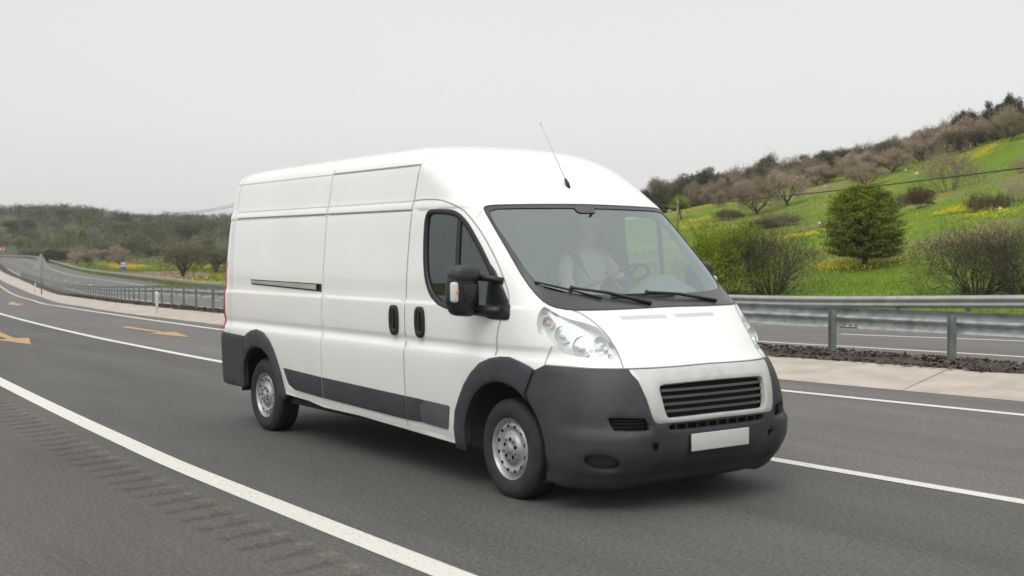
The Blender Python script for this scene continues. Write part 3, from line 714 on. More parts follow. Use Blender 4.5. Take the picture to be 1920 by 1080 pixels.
# ---- seams
def seam(pts,w=.0065,m=m_seam,it=1,nm='panel_gap'): ribbon(nm,pts,w,.002,m,van,it)
seam(seam_sr,.007,m_seaml); seam(seam_sf,.008); seam(mirr(seam_sf[1:]),.008)
seam(door_top,.009); seam(mirr(door_top),.009)
seam([(-4.62,-.96,2.022),(-2.70,-.957,2.014),(-1.262,-.955,2.008)],.013,m_seam,0); seam([(-4.64,-.94,2.083),(-2.7,-.94,2.079),(-1.272,-.94,2.08)],.008,m_seaml,0)
seam([(-4.80,-.896,2.355),(-2.69,-.894,2.355)],.009,m_seaml,0); seam([(-2.69,-.894,2.357),(-1.243,-.892,2.354)],.015,m_seam,0)
seam([(-4.60,-.80,2.455),(-4.66,-.87,2.41),(-4.68,-.94,2.08),(-4.685,-1,1.5),(-4.69,-1,.9)],.006,m_seaml)
seam([(-4.73,-.94,2.03),(-4.735,-1,1.5),(-4.74,-1,.9)],.006,m_seaml)
seam([(-1.243,-.892,2.352),(-1.22,-.86,2.41),(-1.215,-.80,2.455)],.006,m_seaml)
for q in (lambda p:p,mirr):
    seam(q([(.43,-.748,1.30),(.496,-.712,1.278),(.573,-.675,1.224),(.654,-.638,1.153),(.744,-.625,1.048),(.78,-.625,.997),(.828,-.638,.935)]),.008)
    seam(q([(.409,-.954,.944),(.404,-.926,1.003),(.434,-.911,1.069)]),.007)
    seam(q([(-.446,-.912,1.935),(-.45,-.88,1.965),(-.45,-.86,1.985)]),.006,m_seaml)
seam(closeup([(.937,0,.938),(.926,-.364,.933),(.821,-.661,.932),(.677,-.821,.935),(.562,-.893,.941),(.41,-.955,.944)])[:6],.012)
seam([(.41,.955,.944),(.562,.893,.941),(.677,.821,.935),(.821,.661,.932),(.926,.364,.933),(.937,0,.938)],.012)

# ---- front bumper
def boff(U,v,z):
    p=P2(U,z); a=.010
    k=S((abs(p.y)-.50)/.12)
    a+=.030*S((.565-z)/.05)*k*S((1.0-abs(p.y))/.12)        # lower shelf
    a+=.010*S((.36-z)/.05)*(1-k)
    a-=.012*S((z-.20)/.03)*S((.33-z)/.03)*(1-k)
    a+=.012*S((.30-(p.x))/.2)*0
    return a
patch('front_bumper',bumper,[closeup(silver_r),intake,mirr(intake),slot,fog,mirr(fog),hook,mirr(hook)],boff,m_plas,van,rim=.035,bev=.012,du=.045,step=.035)
patch('grille_surround',silver,[grille],.014,m_silver,van,rim=.035,bev=.014,du=.04,step=.03)
patch('grille_back',closeup([(1.0,0,.87),(.95,-.5,.87),(.95,-.6,.60),(.98,-.6,.50),(1.0,-.0,.50)]),[],-.05,m_void,van,rim=0)
for i,zz in enumerate((.797,.752,.707,.662)):
    h=.0085
    ye=.478-.03*i*.5
    patch('grille_slat',closeup([(1.0,0,zz+h),(.98,-ye,zz+h),(.98,-ye,zz-h),(1.0,0,zz-h)]),[],-.014-.002*i,m_slat,van,rim=.014,bev=.004)
for yy in [(-.36+.09*i) for i in range(9)]:
    patch('slot_rib',[(1.03,yy-.007,.585),(1.03,yy+.007,.585),(1.03,yy+.007,.53),(1.03,yy-.007,.53)],[],-.014,m_plas,van,rim=.03)
for q in (lambda p:p,mirr):
    patch('intake_back',q([(.84,-.82,.65),(1.0,-.55,.65),(1.0,-.54,.53),(.86,-.80,.53)]),[],-.045,m_void,van,rim=0)
    for zz in (.611,.589,.567):
        patch('intake_slat',q([(.87,-.78,zz+.003),(.99,-.585,zz+.003),(.99,-.58,zz-.003),(.885,-.77,zz-.003)]),[],-.03,m_black,van,rim=.012)
    patch('fog_recess',q([(.70,-.91,.42),(.90,-.70,.42),(.90,-.70,.28),(.72,-.89,.28)]),[],-.010,m_plas,van,rim=0)
    patch('tow_hook_cover',q([(.97,-.58,.48),(1.01,-.47,.48),(1.01,-.47,.40),(.97,-.58,.40)]),[],-.022,m_void,van,rim=0)
seam([(1.008,-.53,.585),(1.0,-.50,.50),(.985,-.475,.40),(.96,-.455,.30)],.004,m_void)
seam([(1.008,.53,.585),(1.0,.50,.50),(.985,.475,.40),(.96,.455,.30)],.004,m_void)
# blank registration plate
q=MB(); q.box((1.058,-.262,.391),(1.066,.262,.505),.004); pl=q.build('number_plate',mat('plate_grey',(.56,.555,.54),.5),van,auto=30)
q=MB(); q.box((1.052,-.272,.372),(1.0605,.272,.50),.003); q.build('plate_holder',m_black,van,auto=30)
q=MB(); q.box((1.0585,-.266,.388),(1.0648,-.2625,.43)); q.build('plate_edge',mat('plate_blue',(.02,.06,.30),.5),van)

# ---- wheel arch flares, side strips, rear bumper
for q in (lambda p:p,mirr):
    patch('wheel_arch_flare',q(farch_out+[(.262,-1.0,.735)]+[p for p in arc(50,186,.468,22)]+[(-.49,-1,.27)]),[],.030,m_plas,van,rim=.05,bev=.018,step=.035)
    patch('wheel_arch_flare',q(rarch_out+[(-4.33,-1,.70)]+list(reversed(rarch_in[:10]))),[],.030,m_plas,van,rim=.05,bev=.018,step=.035)
    rb=[(-4.30,-1,.885),(-4.60,-1.0,.893),(-4.84,-1.0,.90),(-4.93,-.93,.90),(-4.95,-.5,.90),(-4.95,-.02,.90),(-4.95,-.02,.40),(-4.95,-.5,.40),(-4.90,-.93,.40),(-4.75,-1.0,.385),(-4.37,-1,.385),(-4.37,-1,.55),(-4.33,-1,.70)]
    patch('rear_bumper',q(rb),[],.022,m_plas,van,rim=.05,bev=.012)
    for a in ([(-3.470,-1,.640),(-2.727,-1,.616),(-2.722,-1,.440),(-3.256,-1,.462),(-3.37,-1,.50),(-3.40,-1,.53)],
              [(-2.703,-1,.616),(-1.312,-1,.588),(-1.305,-1,.408),(-2.698,-1,.440)],
              [(-1.292,-1,.588),(-1.108,-1,.584),(-1.062,-1,.412),(-1.286,-1,.408)]):
        patch('side_strip',q(a),[],.014,m_plas,van,rim=.014,bev=.010)
    patch('side_strip',q([(-1.105,-1,.584),(-.69,-1,.574),(-.672,-1,.565),(-.705,-1,.405),(-.73,-1,.398),(-1.057,-1,.411)]),[],.0135,m_plas2,van,rim=.014,bev=.010)
    tl=patch('tail_light',q(tl_r),[],.006,mat('tail_lamp_red',(.42,.02,.02),.25),van,rim=.01,bev=.006)
seam([(-4.40,-1.0,.66),(-4.55,-1,.66),(-4.78,-1,.675)],.005,m_void)

# ---- windscreen, side windows
patch('windscreen',ws,[],-.004,m_ws,van,rim=0)
fr=patch('windscreen_border',ws,[wsi],.0015,mat('black_ceramic',(.045,.046,.050),.3),van,rim=0,step=.03)
seamr=ribbon('windscreen_seal',smooth_poly(ws+[ws[0]],1,False),.012,.003,m_black,van)
patch('sensor_housing',[(-.355,-.118,2.03),(-.31,-.115,1.985),(-.30,-.10,1.972),(-.30,.05,1.972),(-.31,.065,1.985),(-.33,.075,2.01),(-.35,.08,2.03)],[],.0025,MATS['black_ceramic'],van,rim=0)
for q in (lambda p:p,mirr):
    w_in=q(window)
    patch('side_window',w_in,[],-.012,m_sg,van,rim=0)
    # rubber seal ring
    D=[snap(*p) for p in w_in]; ring=[P3(U,z,.001) for U,z in D]; n=len(ring)
    V=[];F=[]; c=sum(ring,Vector())/n
    Ps=ring
    for i,(U,z) in enumerate(D):
        t=(Ps[(i+1)%n]-Ps[i-1]).normalized(); nn_=nrm(U,z); s_=t.cross(nn_).normalized()
        if s_.dot(Ps[i]-c)<0: s_=-s_
        V+=[Ps[i]+s_*.012+nn_*.001,Ps[i]+s_*.002+nn_*.006,Ps[i]-s_*.028+nn_*.002,Ps[i]-s_*.030-nn_*.016]
    for i in range(n):
        j=(i+1)%n
        for k in range(3): F.append((4*i+k,4*i+k+1,4*j+k+1,4*j+k))
    mk('window_seal',V,F,m_black,van)
    patch('window_divider',q([(-.635,-.95,1.975),(-.590,-.95,1.96),(-.565,-1,1.27),(-.61,-1,1.27)]),[],-.003,m_black,van,rim=.01)
# ---- sliding door rail
ra=[(-4.223,-1,1.433),(-2.733,-1,1.418),(-2.733,-1,1.349),(-4.21,-1,1.386)]
patch('door_rail',ra,[],.004,m_black,van,rim=.004)
q=MB(); 
def sp(x,z,o): U,zz=snap(x,-1,z); return P3(U,zz,o)
q.add([sp(-4.19,1.424,.006),sp(-2.80,1.410,.006),sp(-2.80,1.410,.020),sp(-4.19,1.424,.020),sp(-4.19,1.400,.020),sp(-2.80,1.368,.020),sp(-4.19,1.396,.006),sp(-2.80,1.362,.006)],[(0,1,2,3),(3,2,5,4),(4,5,7,6)])
q.build('rail_cover',mat('rail_metal',(.40,.38,.34),.45,metal=.3,nscale=3,col2=(.50,.47,.42)),van)
# ---- door handles
def oval(x,z,w,h,n=20,y=-1):
    return [(x+w/2*abs(cos(2*pi*i/n))**.6*(1 if cos(2*pi*i/n)>0 else -1),y,z+h/2*abs(sin(2*pi*i/n))**.75*(1 if sin(2*pi*i/n)>0 else -1)) for i in range(n)]
for x in (-1.460,-1.073): 
    hb=patch('door_handle',oval(x,1.165,.135,.232),[oval(x+.004,1.17,.062,.15)],.022,m_black,van,rim=.02,bev=.014,step=.02)
    WL[hb.name]=Vector((-2,0,0))
    patch('handle_recess',oval(x,1.165,.10,.19),[],.004,m_void,hb,rim=0,step=.03)
    patch('handle_grip',oval(x-.006,1.165,.030,.17),[],.018,m_black,hb,rim=.012,bev=.006,step=.02)
hb=patch('door_handle',mirr(oval(-1.073,1.165,.135,.232)),[],.022,m_black,van,rim=.02,bev=.014,step=.02)
m_vent=mat('vent_grey',(.42,.41,.41),.7)
# ---- bonnet vents
for s_,(xa,ya,yb) in ((0,(.60,-.47,-.105)),(1,(.60,.0,.35))):
    for i in range(15):
        y=ya+(yb-ya)*i/14; 
        patch('bonnet_vent',[(.60,y-.006,1.257),(.60,y+.006,1.257),(.635,y+.012,1.232),(.635,y,1.232)],[],.0012,m_vent,van,rim=0)
# ---- head lamps
m_bucket=mat('lamp_chrome',(.86,.86,.86),.25,metal=.45,nscale=9,col2=(.70,.71,.71))
m_bulb=mat('lamp_glass',(.85,.86,.86),.08); m_amb=mat('lamp_amber',(.62,.50,.44),.2)
for q,sg in ((lambda p:p,-1),(mirr,1)):
    hl=patch('headlight',q(headlight),[],-.055,m_bucket,van,rim=-.055,step=.03)
    patch('headlight_lens',q(headlight),[],.003,m_lens,hl,rim=0,bev=.010,step=.03)
    for (x,y,z),r in (((.604,-.794,1.075),.070),((.478,-.858,1.150),.060),((.372,-.90,1.225),.042),((.690,-.705,1.085),.055)):
        U,zz=snap(x,sg*-y*-1 if False else (y if sg<0 else -y),z); c=P3(U,zz,-.012); n=nrm(U,zz); ax=(n*.45+Vector((1,0,.0))*.55).normalized()
        b_=MB(); b_.lathe([(r,0),(r*1.02,-.004),(r*.94,-.006),(r*.86,-.016),(r*.6,-.034),(r*.25,-.044),(0.001,-.045)],c,ax,28); b_.build('reflector',m_bucket,hl,smooth=True)
        b_=MB(); b_.lathe([(r*.34,-.040),(r*.36,-.022),(r*.30,-.008),(r*.15,-.001),(.0005,0)],c,ax,20); b_.build('bulb',m_amb if r<.05 else m_bulb,hl,smooth=True)
    for k in range(3):
        z0=1.03+.028*k
        patch('lamp_fluting',q([(.735-.03*k,-.66-.01*k,z0+.018),(.75-.03*k,-.69-.01*k,z0+.018),(.75-.03*k,-.69-.01*k,z0),(.735-.03*k,-.66-.01*k,z0)]),[],-.02,m_bulb,hl,rim=.02)
# ---- underbody and wells
q=MB(); q.box((-4.75,-.58,.24),(.75,.58,.46)); q.box((-3.45,-.95,.315),(-.6,.95,.50)); q.build('underbody',m_dark,van)
q=MB(); q.box((-1.30,-.9,.50),(-.56,.9,.74)); q.box((-.561,-.56,.50),(.1,.56,.739)); q.box((-1.36,-.90,.5),(-1.30,.90,1.9)); q.box((-1.358,-.82,1.9),(-1.302,.82,2.40)); q.build('cab_floor',mat('cab_grey',(.16,.175,.17),.8),van)
for xc in (0,-4.035):
    for sg in (-1,1):
        q=MB(); n=26; R_=.475 if xc==0 else .46; V=[];F=[]
        a0,a1=(-10,186) if xc==0 else (0,180)
        for i in range(n+1):
            a=radians(a0+(a1-a0)*i/n)
            for y in (.99,.60): V.append((xc+R_*cos(a),sg*y,.34+R_*sin(a)))
        V.append((xc,sg*.60,.34))
        for i in range(n): F.append((2*i,2*i+1,2*i+3,2*i+2)); F.append((2*i+1,2*n+2,2*i+3))
        mk('wheel_well',V,F,mat('well_liner',(.022,.022,.022),.85),van)

# ---- wheels
m_tyre=mat('tyre_rubber',(.016,.015,.0145),.75,nscale=14,col2=(.030,.027,.024),bump=.2,bscale=90,bdist=.003)
m_rim=mat('steel_rim',(.33,.33,.34),.42,metal=.5,nscale=9,col2=(.45,.45,.455)); m_hole=m_void
def wheel(xc,yo,sg,rot=0):
    # yo: outer face position; the tyre is the part, the rim its sub-part
    o=Vector((xc,yo,.34)); ax=Vector((0,sg,0))
    R=.343; q=MB()
    prof=[(.212,-.010),(.225,-.002),(.25,.003),(.285,.005),(.305,.002),(.312,-.004),(.322,-.010),(.334,-.018),(.341,-.030)]
    y=-.034
    for g in range(4):
        prof+=[(R,y),(R,y-.032),(R-.008,y-.034),(R-.008,y-.041)]; y-=.043
    prof+=[(R,y),(R-.004,-.205),(.325,-.215),(.285,-.222),(.22,-.21)]
    q.lathe(prof,o,ax,72); ty=q.build('wheel',m_tyre,van,auto=40)
    # pressed steel disc with openings
    def dep(r):
        T=((0,.004),(.028,.004),(.032,-.004),(.055,-.006),(.088,-.008),(.098,-.016),(.110,-.030),(.124,-.034),(.140,-.028),(.158,-.018),(.172,-.022),(.184,-.040),(.192,-.046),(.200,-.030),(.205,-.012),(.214,-.006),(.219,-.012))
        for a,b in zip(T,T[1:]):
            if r<=b[0]: return a[1]+(b[1]-a[1])*(r-a[0])/(b[0]-a[0])
        return T[-1][1]
    holes=[]
    for k in range(12):
        a=2*pi*k/12+rot; c=(.157*cos(a),.157*sin(a)); holes.append([(c[0]+.011*cos(t)*cos(a)-.015*sin(t)*sin(a),c[1]+.011*cos(t)*sin(a)+.015*sin(t)*cos(a)) for t in [2*pi*j/12 for j in range(12)]])
    for k in range(5):
        a=2*pi*k/5+rot; c=(.066*cos(a),.066*sin(a)); holes.append([(c[0]+.016*cos(t)*cos(a)-.012*sin(t)*sin(a)*(1.2),c[1]+.016*cos(t)*sin(a)+.012*sin(t)*cos(a)*1.2) for t in [2*pi*j/10 for j in range(10)]])
    pts=[(0,0)]; out_=[(.219*cos(2*pi*j/64),.219*sin(2*pi*j/64)) for j in range(64)]
    rh=[Reg(h) for h in holes]
    for r in (.015,.028,.032,.044,.055,.072,.088,.093,.098,.104,.110,.117,.124,.132,.140,.149,.158,.166,.172,.178,.184,.188,.192,.196,.200,.205,.210,.214):
        for j in range(64):
            p=(r*cos(2*pi*j/64),r*sin(2*pi*j/64))
            if not any(h.has(p) for h in rh): pts.append(p)
    V2=list(out_);E2=[(j,(j+1)%64) for j in range(64)]
    for h in holes:
        n0=len(V2);V2+=h;E2+=[(n0+j,n0+(j+1)%len(h)) for j in range(len(h))]
    pts=[p for p in pts if all((p[0]-h_[0])**2+(p[1]-h_[1])**2>.0035**2 for h in holes for h_ in h)]
    V2+=pts
    r_=delaunay_2d_cdt([Vector(p) for p in V2],E2,[],0,1e-7)
    V3=[(o.x+p[0],o.y+sg*(dep(sqrt(p[0]**2+p[1]**2))-.004),o.z+p[1]) for p in r_[0]]
    F3=[]
    for f in r_[2]:
        c=(sum(r_[0][i][0] for i in f)/3,sum(r_[0][i][1] for i in f)/3)
        if len(f)!=3 or any(h.has(c) for h in rh) or c[0]**2+c[1]**2>.219**2: continue
        F3.append(tuple(f) if sg<0 else tuple(reversed(f)))
    mk('rim',V3,F3,m_rim,ty,True)
    q=MB(); q.lathe([(.0005,-.075),(.20,-.075),(.213,-.02)],o,ax,40); q.build('brake_disc',m_hole,ty,smooth=True)
    q=MB()
    for k in range(5):
        q=MB(); a=2*pi*k/5+rot+pi/5; q.lathe([(.010,-.014),(.010,.004),(.007,.008),(.0005,.008)],(o.x+.070*cos(a),o.y,o.z+.070*sin(a)),ax,10)
        q.build('wheel_bolt',mat('bolt_steel',(.22,.22,.22),.4,metal=.6),ty,auto=40)
    q=MB(); q.tube([(o.x+.02,o.y+sg*-.0,o.z+.185),(o.x+.02,o.y+sg*.006,o.z+.17)],.004,6); q.build('valve',m_black,ty)
wheel(0,-.962,-1,.25); wheel(-4.035,-.962,-1,.6); wheel(0,.962,1,.1); wheel(-4.035,.962,1,.4)
# ---- door mirrors
for sg in (-1,1):
    def Y(y): return sg*y
    mr=None
    # sail panel in the window corner
    q_=(lambda p:p) if sg<0 else mirr
    sail=patch('mirror_base',q_([(-.20,-.95,1.60),(-.15,-.95,1.56),(-.045,-.96,1.44),(.05,-.97,1.315),(.062,-.985,1.26),(.055,-.99,1.232),(.02,-1,1.225),(-.13,-1,1.225),(-.19,-1,1.235),(-.215,-1,1.27)]),[],.012,m_black,van,rim=.012,bev=.012,step=.02)
    WL[sail.name]=Vector((-2,0,0))
    q=MB()
    q.tube([(-.06,Y(.955),1.485),(-.12,Y(1.01),1.505),(-.21,Y(1.09),1.515)],[.026,.022,.024],12); q.build('mirror_arm',m_black,van,smooth=True); q=MB()
    q.tube([(-.03,Y(.965),1.285),(-.10,Y(1.02),1.285),(-.21,Y(1.09),1.29)],[.042,.036,.036],12)
    q.build('mirror_arm',m_black,van,smooth=True)
    # housing: rounded tall shell
    bm=bmesh.new(); bmesh.ops.create_cube(bm,size=1); bmesh.ops.subdivide_edges(bm,edges=bm.edges[:],cuts=7,use_grid_fill=True)
    for v in bm.verts:
        x,y,z=v.co*2; n=4.0; l=(abs(x)**n+abs(y)**n+abs(z)**n)**(1/n); 
        m_=max(abs(x),abs(y),abs(z)) or 1; x,y,z=x*m_/l,y*m_/l,z*m_/l
        fx=.085*(1-.25*abs(y)**2) if x>0 else .06
        zz=z*.175*(1-.05*y); yy=y*.115*(1-.10*z-(.0 if z>-.6 else .12))
        v.co=Vector((-.25+x*fx,Y(1.172+yy),1.42+zz))
    q=MB(); q.bm(bm); SH=(lambda:[setattr(q,'v',[(a-.07,b-.05,c_) for a,b,c_ in q.v]) if sg>0 else None]); SH(); hs_=q.build('mirror_housing',m_black,van,smooth=True); WL[hs_.name]=Vector((-2,0,0))
    # upper cap, slightly larger shell over the top third
    bm=bmesh.new(); bmesh.ops.create_cube(bm,size=1); bmesh.ops.subdivide_edges(bm,edges=bm.edges[:],cuts=7,use_grid_fill=True)
    for v in bm.verts:
        x,y,z=v.co*2; n=3.2; l=(abs(x)**n+abs(y)**n+abs(z)**n)**(1/n); m_=max(abs(x),abs(y),abs(z)) or 1; x,y,z=x*m_/l,y*m_/l,z*m_/l
        v.co=Vector((-.245+x*(.096 if x>0 else .055),Y(1.168+y*.112*(1-.16*max(z,0))),1.540+z*.062))
    q=MB(); q.bm(bm); SH(); q.build('mirror_cap',mat('mirror_cap_plastic',(.030,.032,.035),.5),hs_,smooth=True)
    q=MB(); q.box((-.315,Y(1.172)-.085,1.33),(-.309,Y(1.172)+.085,1.53),.0); SH(); q.build('mirror_glass',mat('mirror_silver',(.8,.8,.8),.03,metal=1),hs_)
    q=MB(); y0,y1=sorted((Y(1.250),Y(1.302))); q.box((-.21,y0,1.345),(-.160,y1,1.485),.018); SH(); q.build('indicator_lamp',mat('indicator_clear',(.62,.60,.57),.15),hs_,auto=50)
    q=MB(); y0,y1=sorted((Y(1.252),Y(1.276))); q.box((-.18,y0,1.40),(-.1575,y1,1.428),.006); SH(); q.build('indicator_bulb',mat('indicator_orange',(.75,.20,.06),.3),hs_,auto=50)
    q=MB(); y0,y1=sorted((Y(1.10),Y(1.21))); q.box((-.178,y0,1.34),(-.1605,y1,1.47),.008); SH(); q.build('housing_panel',mat('panel_gloss',(.012,.012,.014),.25),hs_,auto=40)
# ---- wipers
def onws(y,z,o):
    w,xf,xs,n,xr,r=prm(z); t=min(abs(y)/w,1); x=xs+(xf-xs)*(1-t**n)**(1/n); U,zz=snap(x,y,z); return P3(U,zz,o)
def wiper(a,b,c,piv):
    q=MB(); 
    pts=[onws(a[0]+(b[0]-a[0])*i/8,a[1]+(b[1]-a[1])*i/8,.014) for i in range(9)]; q.tube(pts,.0085,6); o=q.build('wiper',m_black,van,smooth=True); WL[o.name]=Vector((-2,0,0))
    q=MB(); q.tube([onws(*piv,.012),onws((piv[0]*.45+c[0]*.55),(piv[1]*.45+c[1]*.55)+.004,.030),onws(*c,.026)],[.014,.011,.009],8); q.tube([onws(*c,.012),onws(*c,.034)],.016,8); q.build('wiper_arm',m_black,o,smooth=True)
wiper((-.845,1.475),(-.50,1.362),(-.66,1.425),(-.14,1.320))
wiper((-.40,1.378),(.17,1.378),(-.09,1.384),(.50,1.322))
# ---- roof aerial
b0=Vector((-.57,0,2.185)); q=MB()
q.tube([b0+Vector((.01,0,-.03)),b0+Vector((-.004,0,.02)),b0+Vector((-.03,0,.055))],[.020,.016,.009],10); an=q.build('aerial',m_black,van,smooth=True); WL[an.name]=Vector((-2,0,0))
q=MB(); q.tube([b0+Vector((-.03,0,.055)),b0+Vector((-.33,-.01,.50))],[.0026,.0018],6); q.lathe([(.0005,-.006),(.005,-.003),(.0055,.003),(.0005,.007)],b0+Vector((-.33,-.01,.50)),(0,0,1),8); q.build('aerial_rod',mat('aerial_grey',(.38,.36,.37),.5),an,smooth=True)

# ---- cab interior
m_dash=mat('dashboard_grey',(.13,.145,.148),.5); m_seat=mat('seat_fabric',(.055,.060,.065),.9)
prof=[(.40,1.285),(.22,1.325),(.02,1.345),(-.08,1.33),(-.14,1.27),(-.16,1.15),(-.13,.95),(-.02,.75),(.40,.75)]
V=[];F=[];ny=24
for j in range(ny+1):
    y=-.90+1.8*j/ny
    for i,(x,z) in enumerate(prof):
        h=.17*math.exp(-(abs(y-.45)/.24)**3)*(1 if i in (2,3) else .55 if i==1 else 0); c=.05*(y/.9)**4
        V.append((x-c*2-(.05 if i==0 else 0)*abs(y),y,z+h))
n=len(prof)
for j in range(ny):
    for i in range(n-1): F.append((j*n+i,j*n+i+1,(j+1)*n+i+1,(j+1)*n+i))
mk('dashboard',V,F,m_dash,van)
def seat(y,w):
    q=MB(); q.box((-1.05,y-w/2,.98),(-.50,y+w/2,1.12),.045); s_=q.build('seat',m_seat,van,auto=50); WL[s_.name]=Vector((-2,0,0))
    q=MB(); bm=bmesh.new(); bmesh.ops.create_cube(bm,size=1); bmesh.ops.bevel(bm,geom=bm.edges[:],offset=.14,segments=4,affect='EDGES')
    for v in bm.verts: v.co=Vector((v.co.x*.13-.98-(v.co.z)*.14*.6,y+v.co.y*w*.98*(1-.12*max(v.co.z,0)),1.40+v.co.z*.62))
    q.bm(bm); q.build('backrest',m_seat,s_,auto=60)
    q=MB(); q.box((-1.14,y-.12,1.73),(-1.04,y+.12,1.90),.04); q.tube([(-1.08,y-.06,1.66),(-1.08,y-.06,1.76)],.008,6); q.build('headrest',m_seat,s_,auto=50)
seat(.45,.50); seat(-.16,.46); seat(-.60,.42)
sc_=Vector((-.43,.46,1.465)); ax=Vector((-.62,0,.78)).normalized(); u_=Vector((0,1,0)); v_=ax.cross(u_)
q=MB(); q.tube([sc_+(u_*cos(2*pi*k/40)+v_*sin(2*pi*k/40))*.19 for k in range(41)],.015,8,False); sw=q.build('steering_wheel',m_black,van,smooth=True); WL[sw.name]=Vector((-2,0,0))
q=MB(); q.lathe([(.0005,.01),(.05,.008),(.065,-.01),(.05,-.04),(.04,-.22)],sc_,ax,20)
for a in (0,pi,pi*1.5,pi*.0): q.tube([sc_+(u_*cos(a)+v_*sin(a))*.05,sc_+(u_*cos(a)+v_*sin(a))*.185],.013,6)
q.build('steering_hub',m_black,sw,smooth=True)
q=MB(); q.tube([(-.28,-.0,1.975),(-.30,-.0,1.93)],.01,6); q.box((-.315,-.10,1.875),(-.285,.10,1.935),.012); q.build('rear_view_mirror',m_black,van,auto=50)

# ---- driver (skinned figure, seated, both hands on the wheel)
def skin(name,nodes,edges,m,parent,root,sub=2):
    off=WL[parent.name] if parent else Vector((0,0,0)); me=bpy.data.meshes.new(name+'_src')
    me.from_pydata([tuple(Vector(p[:3])-off) for p in nodes],edges,[]); o=bpy.data.objects.new(name+'_src',me); scene.collection.objects.link(o)
    md=o.modifiers.new('s','SKIN'); md.use_smooth_shade=True
    for i,p in enumerate(nodes):
        r=p[3]; r2=p[4] if len(p)>4 else r; me.skin_vertices[0].data[i].radius=(r,r2); me.skin_vertices[0].data[i].use_root=(i==root)
    s_=o.modifiers.new('u','SUBSURF'); s_.levels=sub; s_.render_levels=sub
    dg=bpy.context.evaluated_depsgraph_get(); dg.update(); nm=bpy.data.meshes.new_from_object(o.evaluated_get(dg)); nm.name=name
    bpy.data.objects.remove(o); ob=bpy.data.objects.new(name,nm); scene.collection.objects.link(ob); nm.materials.clear(); nm.materials.append(m)
    nm.polygons.foreach_set('use_smooth',[True]*len(nm.polygons))
    if parent: ob.parent=parent; WL[ob.name]=off
    return ob
m_skin=mat('skin',(.48,.28,.20),.55); m_shirt=mat('pale_shirt',(.70,.60,.61),.85); m_hair=mat('dark_hair',(.03,.022,.018),.7); m_trou=mat('dark_trousers',(.03,.035,.05),.9)
person=empty('person',(-.86,.45,1.12),'person in a pale pink shirt at the steering wheel inside the white van','person')
N=[(-.88,.45,1.20,.13,.16),(-.91,.45,1.36,.12,.155),(-.93,.45,1.52,.125,.18),(-.93,.45,1.66,.08,.12),(-.92,.45,1.73,.052),(-.895,.45,1.80,.06),(-.875,.45,1.88,.082,.072),(-.88,.45,1.955,.075,.068)]
E_=[(0,1),(1,2),(2,3),(3,4),(4,5),(5,6),(6,7)]
for sg in (-1,1):
    b0_=len(N); y=.45
    hp=sc_+u_*sg*.175+v_*.06*(-1 if v_.z<0 else 1); 
    N+=[(-.93,y+sg*.19,1.62,.055),(-.84,y+sg*.27,1.47,.046),(-.74,y+sg*.29,1.37,.040),(-.62,y+sg*.25,1.42,.030),(hp.x-.055,hp.y+sg*.01,hp.z-.015,.024,.018),(hp.x-.02,hp.y+sg*.008,hp.z+.012,.026,.016)]
    E_+=[(3,b0_)]+[(b0_+i,b0_+i+1) for i in range(5)]
    # legs
    l=len(N); N+=[(-.80,y+sg*.10,1.19,.095),(-.42,y+sg*.14,1.20,.065),(-.30,y+sg*.13,.98,.05),(-.24,y+sg*.12,.80,.04),(-.12,y+sg*.12,.78,.035)]
    E_+=[(0,l)]+[(l+i,l+i+1) for i in range(4)]
    # fingers curled over the rim
    for k in range(4):
        f=len(N); t=(k-1.5)*.020; c_=hp+v_*t
        N+=[(c_.x+.012,c_.y+sg*.014,c_.z+.018,.0088),(c_.x+.032,c_.y+sg*.006,c_.z+.012,.008),(c_.x+.030,c_.y-sg*.012,c_.z-.006,.0072)]
        E_+=[(b0_+5,f),(f,f+1),(f+1,f+2)]
    f=len(N); c_=hp-v_*.0; N+=[(c_.x-.020,c_.y-sg*.018,c_.z+.016,.0095),(c_.x-.004,c_.y-sg*.026,c_.z+.014,.0085)]; E_+=[(b0_+5,f),(f,f+1)]
bod=skin('body',N,E_,m_skin,person,0)
T_=[(-.88,.45,1.17,.15,.18),(-.91,.45,1.36,.14,.17),(-.93,.45,1.52,.145,.195),(-.93,.45,1.655,.10,.14)]
E2=[(0,1),(1,2),(2,3)]
for sg in (-1,1):
    b_=len(T_); T_+=[(-.93,.45+sg*.19,1.62,.072),(-.84,.45+sg*.27,1.47,.064),(-.74,.45+sg*.29,1.37,.056)]; E2+=[(3,b_),(b_,b_+1),(b_+1,b_+2)]
skin('shirt',T_,E2,m_shirt,person,0)
L_=[(-.87,.45,1.16,.135,.17)]; E3=[]
for sg in (-1,1):
    b_=len(L_); L_+=[(-.80,.45+sg*.10,1.18,.108),(-.42,.45+sg*.14,1.20,.078),(-.30,.45+sg*.13,.98,.062),(-.25,.45+sg*.12,.82,.055)]; E3+=[(0,b_)]+[(b_+i,b_+i+1) for i in range(3)]
skin('trousers',L_,E3,m_trou,person,0)
def blob(c,r,fn=None,sub=3):
    bm=bmesh.new(); bmesh.ops.create_icosphere(bm,subdivisions=sub,radius=1)
    for v in bm.verts:
        n=v.co.copy(); k=fn(n) if fn else 1; v.co=Vector((c[0]+n.x*r[0]*k,c[1]+n.y*r[1]*k,c[2]+n.z*r[2]*k))
    return bm
q=MB(); q.bm(blob((-.89,.45,1.935),(.100,.084,.105),lambda n:1.0 if (n.z>.35-n.x*.0 and n.x<.75) or n.x<-.1 else .80)); q.build('hair',m_hair,person,smooth=True)
q=MB(); q.bm(blob((-.795,.45,1.885),(.022,.014,.022),None,2)); q.build('nose',m_skin,person,smooth=True)
q=MB()
for sg in (-1,1): q.bm(blob((-.885,.45+sg*.078,1.89),(.018,.012,.030),None,2))
